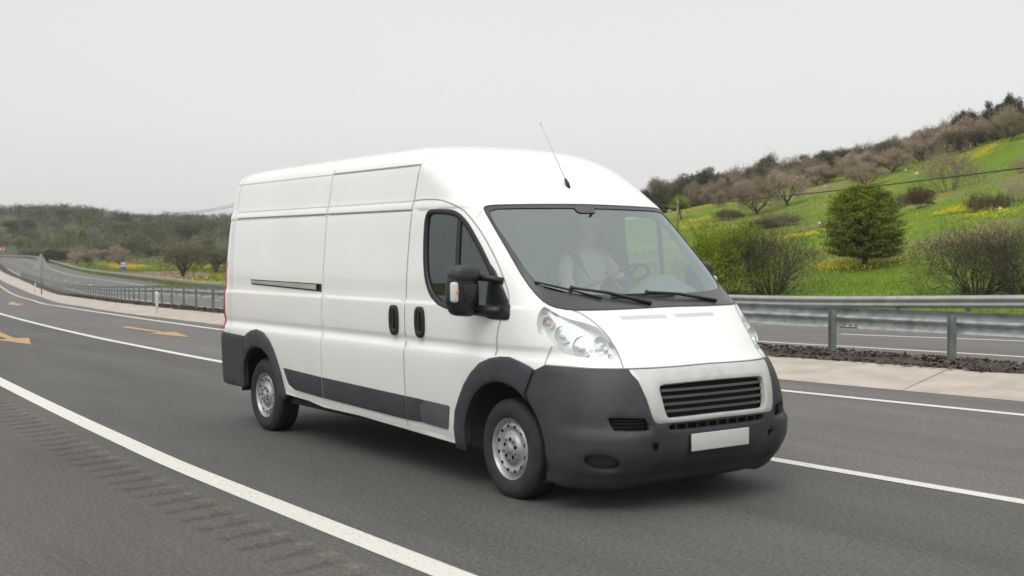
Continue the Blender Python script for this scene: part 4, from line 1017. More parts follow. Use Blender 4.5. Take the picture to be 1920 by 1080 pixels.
q.build('ears',m_skin,person,smooth=True)
q=MB()
for sg in (-1,1): q.bm(blob((-.803,.45+sg*.030,1.905),(.008,.014,.008),None,2))
q.build('eyes',m_hair,person,smooth=True)
q=MB(); q.tube([(-.803,.425,1.848),(-.797,.45,1.846),(-.803,.475,1.848)],.005,6); q.build('mouth',mat('lips',(.35,.13,.11),.5),person,smooth=True)
q=MB(); pts=[(-.97,.22,1.74),(-.835,.28,1.64),(-.775,.40,1.48),(-.735,.52,1.33),(-.76,.62,1.18)]
for a,b in zip(pts,pts[1:]):
    a=Vector(a);b=Vector(b); s_=Vector((0,.5,.5)).normalized()*.026; q.add([a+s_,a-s_,b-s_,b+s_],[(0,1,2,3)])
q.build('seat_belt',mat('belt_grey',(.06,.065,.07),.8),van)
# ------------------------------------------------------------------ guard rails
m_galv=mat('galvanised_steel',(.25,.28,.275),.5,metal=.25,nscale=6,col2=(.42,.45,.44),bump=.15,bscale=20,detail=7)
m_galvd=mat('weathered_steel',(.29,.295,.275),.55,metal=.2,nscale=3,col2=(.38,.385,.36),bump=.1,bscale=20,detail=7)
m_bolt=mat('rusty_bolt',(.14,.11,.09),.6,metal=.3)
WB=[(-.155,.000),(-.140,.004),(-.118,.050),(-.100,.078),(-.072,.083),(-.045,.078),(-.020,.012),(0,.004),(.020,.012),(.045,.078),(.072,.083),(.100,.078),(.118,.050),(.140,.004),(.155,.000)]
def arcpos(f,x0,x1,d,zf):
    out=[];x=x0;out.append(x)
    while x>x1:
        s=(f(x+.1)-f(x-.1))/.2; x-=d/sqrt(1+s*s); out.append(x)
    return out
def wbeam(name,f,x0,x1,zc,face,m,parent,zf,step=1.0):
    V=[];F=[];xs=arcpos(f,x0,x1,step,None);n=len(WB)
    for x in xs:
        s=(f(x+.1)-f(x-.1))/.2; nx,ny=s/sqrt(1+s*s),-1/sqrt(1+s*s)      # points to the camera side
        z=zf(x)+zc
        for h,d in WB: V.append((x+nx*face*d,f(x)+ny*face*d,z+h))
    for i in range(len(xs)-1):
        for k in range(n-1): F.append((i*n+k,i*n+k+1,(i+1)*n+k+1,(i+1)*n+k))
    o=mk(name,V,F,m,parent); return o
def rail(label,f,x0,x1,zf,face,m,spacing,post_off,bx,ph,grp=None):
    root=empty('guard_rail',(x0,f(x0),zf(x0)),label,'guard rail')
    wbeam('rail_beam',f,x0,x1,ph-.155,face,m,root,zf)
    ps=arcpos(f,x0-bx,x1,spacing,None); proto=None; k_=0
    for x in ps:
        s=(f(x+.1)-f(x-.1))/.2; L_=sqrt(1+s*s); tx,ty=1/L_,s/L_; nx,ny=s/L_,-1/L_
        if proto is None:
            q=MB(); # C-section post
            for a,b in (((-.055,-.028),(-.050,.028)),((-.050,-.028),(.050,-.023)),((.050,-.028),(.055,.028))):
                q.box((a[0],a[1],-.25),(b[0],b[1],ph-.045))
            ob_=mk('post',q.v,q.f,mat('post_steel',(.17,.19,.185),.55,metal=.2,nscale=5,col2=(.25,.27,.26)),None,False); proto=ob_.data; bpy.data.objects.remove(ob_)
        o=bpy.data.objects.new('post',proto); scene.collection.objects.link(o); o.parent=root
        px,py=x+nx*post_off,f(x)+ny*post_off
        o.location=Vector((px,py,zf(x)))-WL[root.name]; o.rotation_euler=(0,0,atan2(ty,tx)+(pi if post_off>0 else 0)); k_+=1
        if k_>=98: break
    # bolts at the joints every second post, as one repeated fitting
    k_=0; q0=None
    for x in ps[1::2][:26]:
        s=(f(x+.1)-f(x-.1))/.2; L_=sqrt(1+s*s); tx,ty=1/L_,s/L_; nx,ny=s/L_,-1/L_
        if q0 is None:
            q=MB()
            for dx in (-.10,.0 ,.10):
                for dz in (-.115,.118):
                    q.tube([(dx,-.056,dz),(dx,-.066,dz)] if face>0 else [(dx,.046,dz),(dx,.026,dz)],.014,6)
            q.box((-.16,-.0035,-.15),(.16,.0,-.135)); q0=mk('joint_bolts',q.v,q.f,m_bolt,None,False); me2=q0.data; bpy.data.objects.remove(q0)
        o=bpy.data.objects.new('joint_bolts',me2); scene.collection.objects.link(o); o.parent=root
        o.location=Vector((x+.22,f(x+.22),zf(x)+ph-.155))-WL[root.name]; o.rotation_euler=(0,0,atan2(ty,tx))
    return root
zF=lambda x: hz(x,fF(x))+.13
zJ=lambda x: hz(x,fJ(x)+.5)
fFb=lambda x: fF(x)+.10
ph1=.69
# phase so that two posts stand where the photograph shows them
rail('galvanised median guard rail with closely spaced steel posts standing above the sloping concrete kerb',fFb,13.5,-186,zF,-1,m_galv,1.98,.10,13.5+3.55-1.98*8,ph1)
rail('weathered guard rail on the far side of the far carriageway, in front of the meadow',lambda x:fJ(x)+.55,13.5,-640,zJ,1,m_galvd,2.0,-.10,.8,.74)

# ------------------------------------------------------------------ road signs
m_back=mat('sign_back',(.36,.385,.38),.5,metal=.2); m_post=mat('sign_post',(.22,.26,.24),.5,metal=.2)
x,y=-97.8,21.3; z=hz(x,y); sgn=empty('road_sign',(x,y,z),'triangular road sign seen from its grey back, on a single post at the kerb','road sign')
q=MB(); q.tube([(x,y,z),(x,y,z+3.25)],.055,8); q.build('post',m_post,sgn,smooth=True)
d=(Vector((x,y,0))-Vector((CAM.x,CAM.y,0))).normalized(); s_=Vector((-d.y,d.x,0)); c=Vector((x,y,z+2.15))+d*.07; r=.80
tri=[(cos(a),sin(a)) for a in (pi/2,pi/2+2*pi/3,pi/2+4*pi/3)]; P=[]
for i in range(3):
    a=Vector(tri[i]);b_=Vector(tri[(i+1)%3]); p_=Vector(tri[i-1])
    for k in range(5):
        t=k/4; e0=a+(p_-a)*.07; e1=a+(b_-a)*.07; P.append(e0*(1-t)**2+a*2*t*(1-t)+e1*t*t)
q=MB(); q.extr([tuple(p) for p in P],lambda u,v:tuple(c+s_*u*r*1.03+Vector((0,0,v*r*1.12+.36))),lambda u,v:tuple(c+d*.015+s_*u*r*1.03+Vector((0,0,v*r*1.12+.36)))); q.build('sign_plate',m_back,sgn)
def marker(x,y,label,h=.98,w=.11,g='delineator posts at the kerb'):
    z=hz(x,y); r_=empty('delineator_post',(x,y,z),label,'marker post',g)
    q=MB(); d=(Vector((x,y,0))-Vector((CAM.x,CAM.y,0))).normalized(); s_=Vector((-d.y,d.x,0))
    pr=[(-w/2,-.03),(w/2,-.03),(w/2*.6,.04),(-w/2*.6,.04)]
    q.extr(pr,lambda u,v:tuple(Vector((x,y,z-.1))+s_*u+d*v),lambda u,v:tuple(Vector((x,y,z+h-.05*(v<0)))+s_*u+d*v)); q.build('post',mat('marker_white',(.60,.58,.54),.6,nscale=6,col2=(.50,.49,.46)),r_)
    q=MB(); q.extr([(-w*.46,-.034),(w*.46,-.034),(w*.46,-.031),(-w*.46,-.031)],lambda u,v:tuple(Vector((x,y,z+.22))+s_*u+d*v),lambda u,v:tuple(Vector((x,y,z+.30))+s_*u+d*v)); q.build('reflector_band',mat('marker_band',(.42,.43,.42),.4),r_)
marker(-27.8,6.33,'white plastic marker post at the foot of the kerb just behind the van',.72,.08)
marker(-102.5,22.0,'small pale marker post beside the triangular sign',.9,.11)
# blue sign beyond the far rail
def board(x,y,z0,z1,w,label,name='road_sign'):
    z=terr(x,y); r_=empty(name,(x,y,z),label,'road sign'); d=(Vector((x,y,0))-Vector((CAM.x,CAM.y,0))).normalized(); s_=Vector((d.y,-d.x,0))
    return r_,d,s_,z
x,y=-158.5,47.6; r_,d,s_,z=board(x,y,0,0,0,'blue roadside sign with a white square and red emblem, beyond the far guard rail')
zc=-.20
def rect(a,b,c_,d_,o,m,nm,par):
    q=MB(); f=lambda u,v,e:tuple(Vector((x,y,0))-d*e+s_*u+Vector((0,0,zc+v)))
    q.add([f(a,c_,o),f(b,c_,o),f(b,d_,o),f(a,d_,o),f(a,c_,o-.015),f(b,c_,o-.015),f(b,d_,o-.015),f(a,d_,o-.015)],[(0,1,2,3),(7,6,5,4),(0,4,5,1),(1,5,6,2),(2,6,7,3),(3,7,4,0)]); return q.build(nm,m,par)
q=MB(); q.tube([(x-.0,y,z-.3),(x,y,zc+.2)],.05,8); q.build('post',m_post,r_,smooth=True)
bd=rect(-.36,.36,-.55,.55,.07,mat('sign_blue',(.03,.15,.38),.5),'sign_board',r_); WL[bd.name]=WL[r_.name]
rect(-.27,.27,-.08,.46,.09,mat('sign_white',(.72,.72,.70),.5),'sign_panel',bd)
q=MB()
for a in range(10):
    t0=2*pi*a/10; 
pts=[(.17*(1 if k%2 else .62)*cos(2*pi*k/16),.19+.17*(1 if k%2 else .62)*sin(2*pi*k/16)) for k in range(16)]
q.extr(pts,lambda u,v:tuple(Vector((x,y,0))-d*.112+s_*u+Vector((0,0,zc+v))),lambda u,v:tuple(Vector((x,y,0))-d*.10+s_*u+Vector((0,0,zc+v)))); q.build('sign_emblem',mat('sign_red',(.45,.03,.03),.5),bd)
# chevron board on the far bend
D_=345; az=AZ+math.atan(955/FPX); x,y=CAM.x+cos(az)*D_,CAM.y+sin(az)*D_; d=Vector((cos(az),sin(az),0)); s_=Vector((d.y,-d.x,0)); z=terr(x,y)
r_=empty('chevron_board',(x,y,z),'red and white chevron board on the far bend at the left edge','road sign'); zc=1.7-(467-473)/FPX*D_-.0
bd=rect(-2.4,.62,-.42,.42,.05,mat('sign_red2',(.42,.05,.04),.5),'sign_board',r_); WL[bd.name]=WL[r_.name]
for k in range(4):
    a=-2.1+k*.75; q=MB(); pp=[(a,.36),(a+.22,.36),(a+.44,0),(a+.22,-.36),(a,-.36),(a+.22,0)]
    q.extr(pp,lambda u,v:tuple(Vector((x,y,0))-d*.07+s_*u+Vector((0,0,zc+v))),lambda u,v:tuple(Vector((x,y,0))-d*.056+s_*u+Vector((0,0,zc+v)))); q.build('chevron',MATS['sign_white'],bd)
q=MB()
q.tube([(x,y,z-.3),(x,y,zc)],.06,6); q.build('post',m_post,r_,smooth=True)

# ------------------------------------------------------------------ vegetation
def leafm(name,cs,rough=.7,tr=.25,isl=1.0,ns=.9):
    m=bpy.data.materials.new(name); m.use_nodes=True; t=m.node_tree; L=t.links; b=t.nodes['Principled BSDF']
    g=t.nodes.new('ShaderNodeNewGeometry'); oi=t.nodes.new('ShaderNodeObjectInfo'); ad=t.nodes.new('ShaderNodeMath'); ad.operation='ADD'
    n=t.nodes.new('ShaderNodeTexNoise'); n.inputs['Scale'].default_value=ns; L.new(g.outputs['Position'],n.inputs['Vector'])
    ms=t.nodes.new('ShaderNodeMath'); ms.operation='MULTIPLY_ADD'; ms.inputs[1].default_value=isl; ms.inputs[2].default_value=.5*(1-isl); L.new(g.outputs['Random Per Island'],ms.inputs[0]); L.new(ms.outputs[0],ad.inputs[0]); 
    mu=t.nodes.new('ShaderNodeMath'); mu.operation='MULTIPLY_ADD'; mu.inputs[1].default_value=.9; mu.inputs[2].default_value=-.45; L.new(n.outputs[0],mu.inputs[0]); L.new(mu.outputs[0],ad.inputs[1])
    mo=t.nodes.new('ShaderNodeMath'); mo.operation='MULTIPLY_ADD'; mo.inputs[1].default_value=.8; mo.inputs[2].default_value=-.36; L.new(oi.outputs['Random'],mo.inputs[0])
    a2=t.nodes.new('ShaderNodeMath'); a2.operation='ADD'; a2.use_clamp=True; L.new(ad.outputs[0],a2.inputs[0]); L.new(mo.outputs[0],a2.inputs[1])
    r=t.nodes.new('ShaderNodeValToRGB'); r.color_ramp.elements[0].color=(*cs[0],1); r.color_ramp.elements[1].color=(*cs[-1],1); r.color_ramp.elements[0].position=.1; r.color_ramp.elements[1].position=.9
    for i,c in enumerate(cs[1:-1]): e_=r.color_ramp.elements.new(.1+.8*(i+1)/(len(cs)-1)); e_.color=(*c,1)
    L.new(a2.outputs[0],r.inputs[0]); L.new(r.outputs[0],b.inputs['Base Color']); b.inputs['Roughness'].default_value=rough; b.inputs['Specular IOR Level'].default_value=.2
    if tr:
        o=t.nodes['Material Output']; td=t.nodes.new('ShaderNodeBsdfTranslucent'); L.new(r.outputs[0],td.inputs[0]); mx=t.nodes.new('ShaderNodeMixShader'); mx.inputs[0].default_value=tr
        L.new(b.outputs[0],mx.inputs[1]); L.new(td.outputs[0],mx.inputs[2]); L.new(mx.outputs[0],o.inputs[0])
    return m
m_bark=mat('bark',(.045,.034,.027),.9,nscale=6,col2=(.085,.066,.052),bump=.6,bscale=20,bdist=.03)
m_twig=mat('twig',(.075,.052,.044),.9,nscale=2,col2=(.13,.09,.075))
m_twigd=mat('dark_twig',(.030,.021,.019),.9,nscale=2,col2=(.060,.043,.037))
LM={'pink':leafm('budding_brown',[(.22,.165,.12),(.38,.295,.215),(.52,.42,.32)]),
    'brown':leafm('brown_olive_foliage',[(.105,.092,.058),(.185,.160,.102),(.27,.230,.15)]),
    'dark':leafm('dark_evergreen_foliage',[(.045,.054,.030),(.085,.098,.054),(.135,.148,.082)]),
    'olive':leafm('olive_foliage',[(.060,.066,.040),(.12,.125,.078),(.185,.185,.12)]),
    'fresh':leafm('fresh_green_foliage',[(.075,.105,.010),(.165,.22,.014),(.29,.35,.024)]),
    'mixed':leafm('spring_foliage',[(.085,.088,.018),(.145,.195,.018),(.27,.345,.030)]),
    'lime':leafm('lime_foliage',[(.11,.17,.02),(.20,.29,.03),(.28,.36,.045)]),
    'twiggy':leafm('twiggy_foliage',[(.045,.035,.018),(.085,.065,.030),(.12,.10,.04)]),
    'wood_olive':leafm('wood_olive',[(.045,.058,.026),(.095,.108,.056),(.155,.165,.090)],isl=.25,ns=.22),
    'wood_brown':leafm('wood_brown',[(.085,.078,.045),(.15,.13,.082),(.22,.19,.125)],isl=.25,ns=.22),
    'wood_dark':leafm('wood_dark',[(.025,.036,.016),(.055,.068,.034),(.095,.112,.055)],isl=.25,ns=.22),
    'red':leafm('reddish_foliage',[(.07,.035,.026),(.125,.060,.042),(.12,.10,.05)])}
def grow(q,rs,p,d,L,r,depth,tips,mids,spread=.7,up=.15,kids=(2,4),seg=5,minr=.01):
    n=3; pts=[p]; rr=[r]; dd=d.copy()
    for i in range(n):
        dd=(dd+Vector((rs.uniform(-1,1),rs.uniform(-1,1),rs.uniform(-.6,1)*1))*.16+Vector((0,0,up*.3))).normalized(); p=p+dd*(L/n); pts.append(p); rr.append(max(r*(1-.42*(i+1)/n),minr*.6))
    q.tube(pts,rr,seg if depth>1 else 3,False)
    for m_ in pts[1:]: mids.append((m_,dd,depth))
    if depth==0: tips.append((p,dd)); return
    k=rs.randint(*kids); a0=rs.random()*6.28
    x=dd.cross(Vector((.3,.2,1))).normalized(); y=dd.cross(x)
    for j in range(k):
        a=a0+2*pi*j/k+rs.uniform(-.5,.5); sp=spread*rs.uniform(.6,1.25); nd=(dd*cos(sp)+(x*cos(a)+y*sin(a))*sin(sp)+Vector((0,0,up))).normalized()
        b=pts[-1] if j<k-1 or k==1 else pts[rs.randint(1,2)]
        grow(q,rs,b,nd,L*rs.uniform(.62,.85),rr[-1]*.72,depth-1,tips,mids,spread,up,kids,seg,minr)
def leafquad(V,F,rs,p,s,asp=.6):
    n=Vector((rs.uniform(-1,1),rs.uniform(-1,1),rs.uniform(-.4,1))).normalized(); a=n.orthogonal().normalized(); t=rs.random()*6.28; a=a*cos(t)+n.cross(a)*sin(t); b=n.cross(a)*asp
    k=len(V); V.extend([p-a*s,p+b*s*.9,p+a*s,p-b*s*.9]); F.append((k,k+1,k+2,k+3))
def tree_mesh(seed,H,R,kind,leaf,nleaf,base=.25,shape='round',trunk_r=None,depth=3,clr=.45,lobes=14,twigs=0,flat=.75):
    """tapered trunk with limbs; leaves cluster in uneven lobes around the limb ends, gaps between"""
    rs=random.Random(seed); q=MB(); tips=[];mids=[]; tr=trunk_r or H*.03
    h0=H*base; lean=Vector((rs.uniform(-.25,.25),rs.uniform(-.25,.25),1)).normalized(); p=Vector((0,0,-.25)); pts=[p,p+lean*(h0*.5+.15)+Vector((rs.uniform(-.06,.06)*H*.3,rs.uniform(-.06,.06)*H*.3,0)),p+lean*(h0+.25)]
    q.tube(pts,[tr*1.25,tr,tr*.85],8,False); nb=rs.randint(3,5); a0=rs.random()*6
    for j in range(nb):
        a=a0+2*pi*j/nb+rs.uniform(-.3,.3); e=rs.uniform(.5,1.0); d=Vector((cos(a)*sin(e),sin(a)*sin(e),cos(e))); grow(q,rs,pts[-1],d,(H-h0)*.36,tr*.6,depth,tips,mids,.62,.12,(2,3),5,.012)
    # fit tips into the crown ellipsoid
    V=[];F=[]; c=Vector((lean.x*H*.4,lean.y*H*.4,h0+(H-h0)*.44)); rz=(H-h0)*.55
    lob=[]
    for j in range(lobes):
        t=rs.choice(tips)[0] if tips and rs.random()<.5 else c+Vector((rs.gauss(0,.5)*R,rs.gauss(0,.5)*R,rs.uniform(-.75,.6)*rz))
        dv=t-c; k=sqrt((dv.x/R)**2+(dv.y/R)**2+(dv.z/rz)**2)
        if k>.80: t=c+dv*(.80/k)
        lob.append((t,rs.uniform(.55,1.1)*clr*R))
    n=0
    while n<nleaf:
        t,lr=rs.choice(lob); v=Vector((rs.gauss(0,1),rs.gauss(0,1),rs.gauss(0,1))).normalized()*lr*(rs.random()**.45); p=t+Vector((v.x,v.y,v.z*flat))
        if p.z<h0*.55: continue
        # sub-clump
        for _ in range(6):
            leafquad(V,F,rs,p+Vector((rs.gauss(0,1),rs.gauss(0,1),rs.gauss(0,1)))*leaf*1.3,leaf*rs.uniform(.55,1.2)); n+=1
    TW=[]
    if twigs:
        for _ in range(twigs):
            t,lr=rs.choice(lob); a=Vector((rs.gauss(0,1),rs.gauss(0,1),rs.gauss(0,1)+.8)).normalized(); b=t+Vector((rs.gauss(0,.5),rs.gauss(0,.5),rs.gauss(0,.4)))*lr
            e2=b+a*lr*1.05; sd_=a.orthogonal().normalized()*.013; k=len(V); V.extend([b-sd_,b+sd_,e2]); F.append((k,k+1,k+2)); TW.append(len(F)-1)
    tm=bpy.data.meshes.new('trunk'); tm.from_pydata(q.v,[],q.f); tm.materials.append(m_bark); tm.polygons.foreach_set('use_smooth',[True]*len(tm.polygons))
    cm=bpy.data.meshes.new('crown'); cm.from_pydata([tuple(v) for v in V],[],F); cm.materials.append(LM[kind]); cm.materials.append(m_twig)
    for i_ in TW: cm.polygons[i_].material_index=1
    return (tm,cm,H)
def shrub_mesh(seed,H,R,kind,leaf,nleaf,stems=16,depth=3,tw=None,low=.2,rad=.022):
    rs=random.Random(seed); q=MB(); tips=[];mids=[]
    for j in range(stems):
        a=2*pi*j/stems+rs.uniform(-.3,.3); e=rs.uniform(.25,1.15); d=Vector((cos(a)*sin(e),sin(a)*sin(e),cos(e)))
        LL=(H*cos(e)+R*sin(e))*.36; grow(q,rs,Vector((cos(a)*R*.12,sin(a)*R*.12,-.1)),d,LL,rad*rs.uniform(.6,1.1),depth,tips,mids,.82,.02,(2,3),4,.005)
    V=[];F=[]; src=[m for m in mids if m[2]<=1]
    for _ in range(nleaf):
        p=rs.choice(src)[0]; p=p+Vector((rs.gauss(0,1),rs.gauss(0,1),rs.gauss(0,1)))*leaf*2.0
        if p.z<H*low: continue
        leafquad(V,F,rs,p,leaf*rs.uniform(.5,1.2))
    tm=bpy.data.meshes.new('branches'); tm.from_pydata(q.v,[],q.f); tm.materials.append(tw or m_twig)
    cm=bpy.data.meshes.new('foliage'); cm.from_pydata([tuple(v) for v in V],[],F); cm.materials.append(LM[kind]); return (tm,cm,H)
def place(proto,name,x,y,s,rz,label,cat,group,z=None,sz=1.0):
    z=terr(x,y) if z is None else z
    r=bpy.data.objects.new(name,None); scene.collection.objects.link(r); r.location=(x,y,z-.05); r.rotation_euler=(0,0,rz); r.scale=(s,s,s*sz); r.empty_display_size=.2
    tag(r,label,cat,group)
    for i,me in enumerate(proto[:2]):
        o=bpy.data.objects.new(me.name.split('.')[0],me); scene.collection.objects.link(o); o.parent=r
    return r
def at(u,D):
    az=AZ-math.atan((u-960)/FPX); return CAM.x+cos(az)*D, CAM.y+sin(az)*D
# ------------------------------------------------------------------ trees: (kind, x, y, height, crown radius, label)
TREES=[
('pink', -102.6, 114.7, 5.16, 2.51, 'brownish budding tree with a dark leaning trunk above the red scrub'),
('pink', -103.5, 110.1, 5.1, 2.48, 'sparse pinkish tree with upright twigs left of the dark leaning trunk'),
('lime', -116.1, 109.0, 3.27, 1.53, 'small tree with lime new leaves behind the wooden pole'),
('pink', -121.3, 120.9, 2.6, 1.18, 'little pale pinkish tree between the lime tree and the tall pinkish one'),
('brown', -154.7, 140.4, 6.63, 2.72, 'brown tree at the low end of the ridge beside the van roof'),
('dark', -151.1, 144.3, 6.54, 3.09, 'wide dark evergreen on the low left part of the ridge'),
('brown', -149.1, 149.3, 5.71, 2.38, 'brown tree just right of the wide dark evergreen on the ridge'),
('pink', -146.5, 151.8, 5.99, 2.75, 'pinkish brown tree on the ridge above the sparse upright tree'),
('dark', -150.3, 148.0, 6.74, 1.83, 'narrow dark evergreen squeezed between brown ridge trees'),
('pink', -137.3, 149.6, 6.7, 2.65, 'tall pinkish tree breaking the skyline at the middle of the left ridge'),
('pink', -123.1, 144.2, 3.94, 2.0, 'pinkish round tree on the ridge beside a tiny lime sapling'),
('lime', -113.3, 136.1, 2.1, 0.67, 'tiny sapling with lime leaves at the edge of the ridge trees'),
('dark', -121.8, 147.3, 5.24, 2.5, 'dark evergreen directly behind the tiny lime sapling on the ridge'),
('pink', -114.3, 142.3, 3.68, 2.15, 'pinkish round tree on the ridge right of the dark evergreen'),
('pink', -94.0, 119.4, 3.34, 2.19, 'pale sparse pinkish tree standing in the meadow above the big green tree'),
('olive', -111.7, 145.2, 4.53, 2.4, 'olive toned tree with a short dark trunk over the yellow flowers on the ridge'),
('brown', -108.7, 144.9, 3.74, 1.9, 'small brown ridge tree right of the olive toned tree'),
('pink', -101.6, 140.7, 4.6, 2.59, 'large spreading pinkish tree with a clear dark trunk on the ridge edge'),
('brown', -102.2, 144.8, 4.64, 2.01, 'brown tree tucked behind the large spreading pinkish ridge tree'),
('pink', -89.7, 135.6, 4.53, 2.0, 'pinkish tree with dark forked trunk on the upper right ridge edge'),
('pink', -87.0, 136.2, 3.16, 1.45, 'smaller pinkish tree high on the right between two larger ones'),
('brown', -81.7, 130.9, 3.89, 1.76, 'brown tree with dark twigs highest at the right edge'),
('dark', -88.5, 142.0, 6.34, 1.32, 'dark evergreen on the skyline at the right edge'),
('dark', -91.4, 142.5, 6.17, 1.48, 'dark evergreen on the skyline next to the right edge one'),
('dark', -95.9, 141.9, 6.22, 1.8, 'dark dense evergreen topping the upper ridge behind the forked tree'),
('pinkS', -57.1, 84.1, 3.9, 2.17, 'wide pale brown many stemmed shrub tree alone high in the meadow'),
('redS', -50.6, 71.6, 1.91, 0.91, 'reddish leafed bush in the meadow right of the big green tree'),
('brownS', -58.7, 80.3, 1.29, 0.95, 'bare brown bush touching the left of the reddish meadow bush'),
('brownS', -40.9, 64.6, 1.35, 0.93, 'low bare brown bush in the meadow near a white scrap'),
('brownS', -39.9, 65.5, 1.15, 0.59, 'small bare brown bush right of the low bare one'),
('pinkS', -40.3, 67.7, 1.82, 0.88, 'upright pale pinkish bush at the right edge of the meadow'),
('pinkS', -50.1, 83.7, 1.39, 0.9, 'faint pinkish bush high at the right edge of the meadow'),
('redS', -106.0, 107.6, 1.44, 1.57, 'low reddish scrub under the sparse upright pinkish tree'),
('brownS', -76.7, 84.9, 1.37, 2.01, 'long mound of bare brown scrub in the middle of the slope'),
('redS', -77.0, 82.9, 1.1, 1.1, 'dark red scrub at the left end of the bare mound'),
('paleS', -78.6, 90.0, 1.87, 0.62, 'pale thin tuft of upright twigs at the right end of the mound'),
('freshS', -29.2, 30.4, 3.11, 1.22, 'bushy shrub with fresh green leaves behind the rail beside the van'),
('darkS', -27.1, 30.7, 2.61, 1.55, 'dark twiggy nearly bare shrub beside the fresh green shrub at the rail'),
('darkS', -19.0, 32.2, 2.23, 1.73, 'dark twiggy shrub with arching bare branches behind the rail near the right edge'),
('darkS', -17.4, 32.4, 2.24, 1.33, 'dark dense twiggy shrub behind the rail at the right edge'),
('brown', -145.2, 50.6, 4.76, 2.71, 'large brown leafed tree with a slanting dark trunk behind the far rail'),
('olive', -173.6, 66.6, 4.95, 2.36, 'broad olive tree with a thick trunk right beside the back of the van'),
('lime', -139.0, 49.9, 2.07, 0.59, 'small young tree with a lime tuft between the two large trees'),
('pink', -241.0, 73.6, 4.64, 2.36, 'pinkish bushy tree right of the blue sign'),
('brown', -256.6, 76.2, 3.03, 1.87, 'brown tree just left of the pinkish tree at the blue sign'),
('brown', -248.5, 69.8, 2.85, 1.65, 'small brown tree standing in bright yellow flowers'),
('pink', -259.4, 70.5, 3.05, 1.56, 'small dark branched tree at the left end of the yellow flowers'),
('dark', -279.5, 72.0, 2.99, 2.9, 'dense dark bush beside the bend of the far road'),
('fresh', -449.0, 104.7, 3.48, 1.43, 'small round bright green tree at the far bend near the chevron board'),
('redS', -362.4, 87.9, 2.33, 3.17, 'long low reddish brown bush along the far bend'),
('poplar', -389.1, 109.6, 5.94, 0.83, 'slim lime green poplar standing out of the olive wood'),
('dark', -354.0, 130.4, 4.88, 3.44, 'wide dark umbrella shaped pine above the large brown tree'),
('dark', -534.0, 126.3, 4.13, 4.0, 'rounded dark green tree high on the left of the wooded hill'),
('fresh', -466.1, 147.0, 2.37, 2.26, 'bright green tree in the middle of the wooded hill'),
('fresh', -528.2, 149.2, 2.32, 2.66, 'light green tree near the hill crest on the left'),
('dark', -568.4, 180.1, 3.36, 2.57, 'dark round tree rising from the crest of the wooded hill'),
('dark', -697.0, 204.7, 3.06, 1.86, 'small dark tree on the crest left of the round one'),
('fresh', -632.9, 159.1, 2.79, 3.12, 'dark green tree at the left crest of the wooded hill'),
('dark', -579.5, 156.4, 3.95, 3.4, 'broad dark tree on the left crest of the wooded hill'),
('dark', -616.5, 208.3, 2.63, 1.88, 'tiny dark tree at the right end of the hill crest'),
('lime', -311.8, 119.3, 1.58, 1.88, 'pale lime tree behind the olive tree by the van'),
('lime', -452.0, 122.1, 1.6, 1.6, 'small lime tree low in the wood on the left'),
('fresh', -383.9, 130.9, 1.14, 1.06, 'small green tree right of the middle of the wood'),
('fresh', -329.7, 98.5, 1.39, 1.59, 'lime leafed tree behind the brown tree near the blue sign'),
('olive', -489.7, 160.9, 1.43, 1.79, 'small olive tree below the dark round crest tree'),
('darkS2', -127.7, 47.7, 0.79, 0.96, 'low bare twiggy shrub in yellow flowers behind the rail next to the van'),
('dark', -280.0, 93.0, 1.98, 2.6, 'dark low spreading tree behind the yellow patch left of the large brown tree'),
('olive', -343.3, 110.2, 2.52, 2.52, 'olive tree in the wood above the pinkish tree'),
('pink', -295.3, 85.6, 2.14, 1.96, 'pinkish tree at the wood edge left of the brown one'),
('pink', -317.0, 84.7, 2.64, 1.7, 'pale pinkish tree at the wood edge above the dense dark bush'),
]
SKYL=[(-156.8, 138.1, 5.15, 2.57), (-157.2, 140.7, 7.02, 2.18), (-155.8, 142.3, 6.18, 1.97), (-153.1, 142.2, 6.42, 2.69), (-152.0, 143.4, 5.79, 2.69), (-153.5, 147.6, 6.2, 1.9), (-159.6, 155.7, 7.28, 1.8), (-164.0, 162.7, 9.34, 2.0), (-162.8, 163.9, 9.83, 2.71), (-161.7, 164.9, 9.77, 2.76), (-153.2, 159.3, 8.0, 2.21), (-145.1, 153.2, 6.59, 2.07), (-138.2, 148.7, 6.55, 2.26), (-148.9, 163.3, 8.99, 2.27), (-135.6, 151.1, 5.91, 1.78), (-138.1, 156.9, 7.05, 2.03), (-135.6, 156.4, 6.6, 2.46), (-128.0, 149.8, 5.55, 2.55), (-125.6, 149.2, 5.12, 1.85), (-122.9, 148.9, 5.22, 1.75), (-125.4, 154.6, 5.61, 2.58), (-122.7, 154.3, 6.3, 2.09), (-126.7, 161.3, 6.65, 2.52), (-119.4, 154.3, 5.37, 2.05), (-112.2, 147.2, 4.63, 2.1), (-110.1, 146.4, 4.99, 2.14), (-119.7, 161.7, 6.11, 1.82), (-106.3, 146.8, 5.23, 1.84), (-114.8, 160.3, 7.05, 2.51), (-107.9, 153.0, 6.57, 2.4), (-111.5, 160.3, 7.36, 2.05), (-98.6, 144.9, 6.23, 2.27), (-96.5, 143.9, 6.22, 1.96), (-99.9, 151.3, 6.98, 2.7), (-97.7, 150.4, 7.79, 2.0), (-95.4, 149.5, 7.16, 2.74), (-94.5, 150.1, 8.08, 2.38), (-97.5, 157.7, 8.77, 2.48)]
BIG=(-32.1, 42.4, 3.93, 1.89)
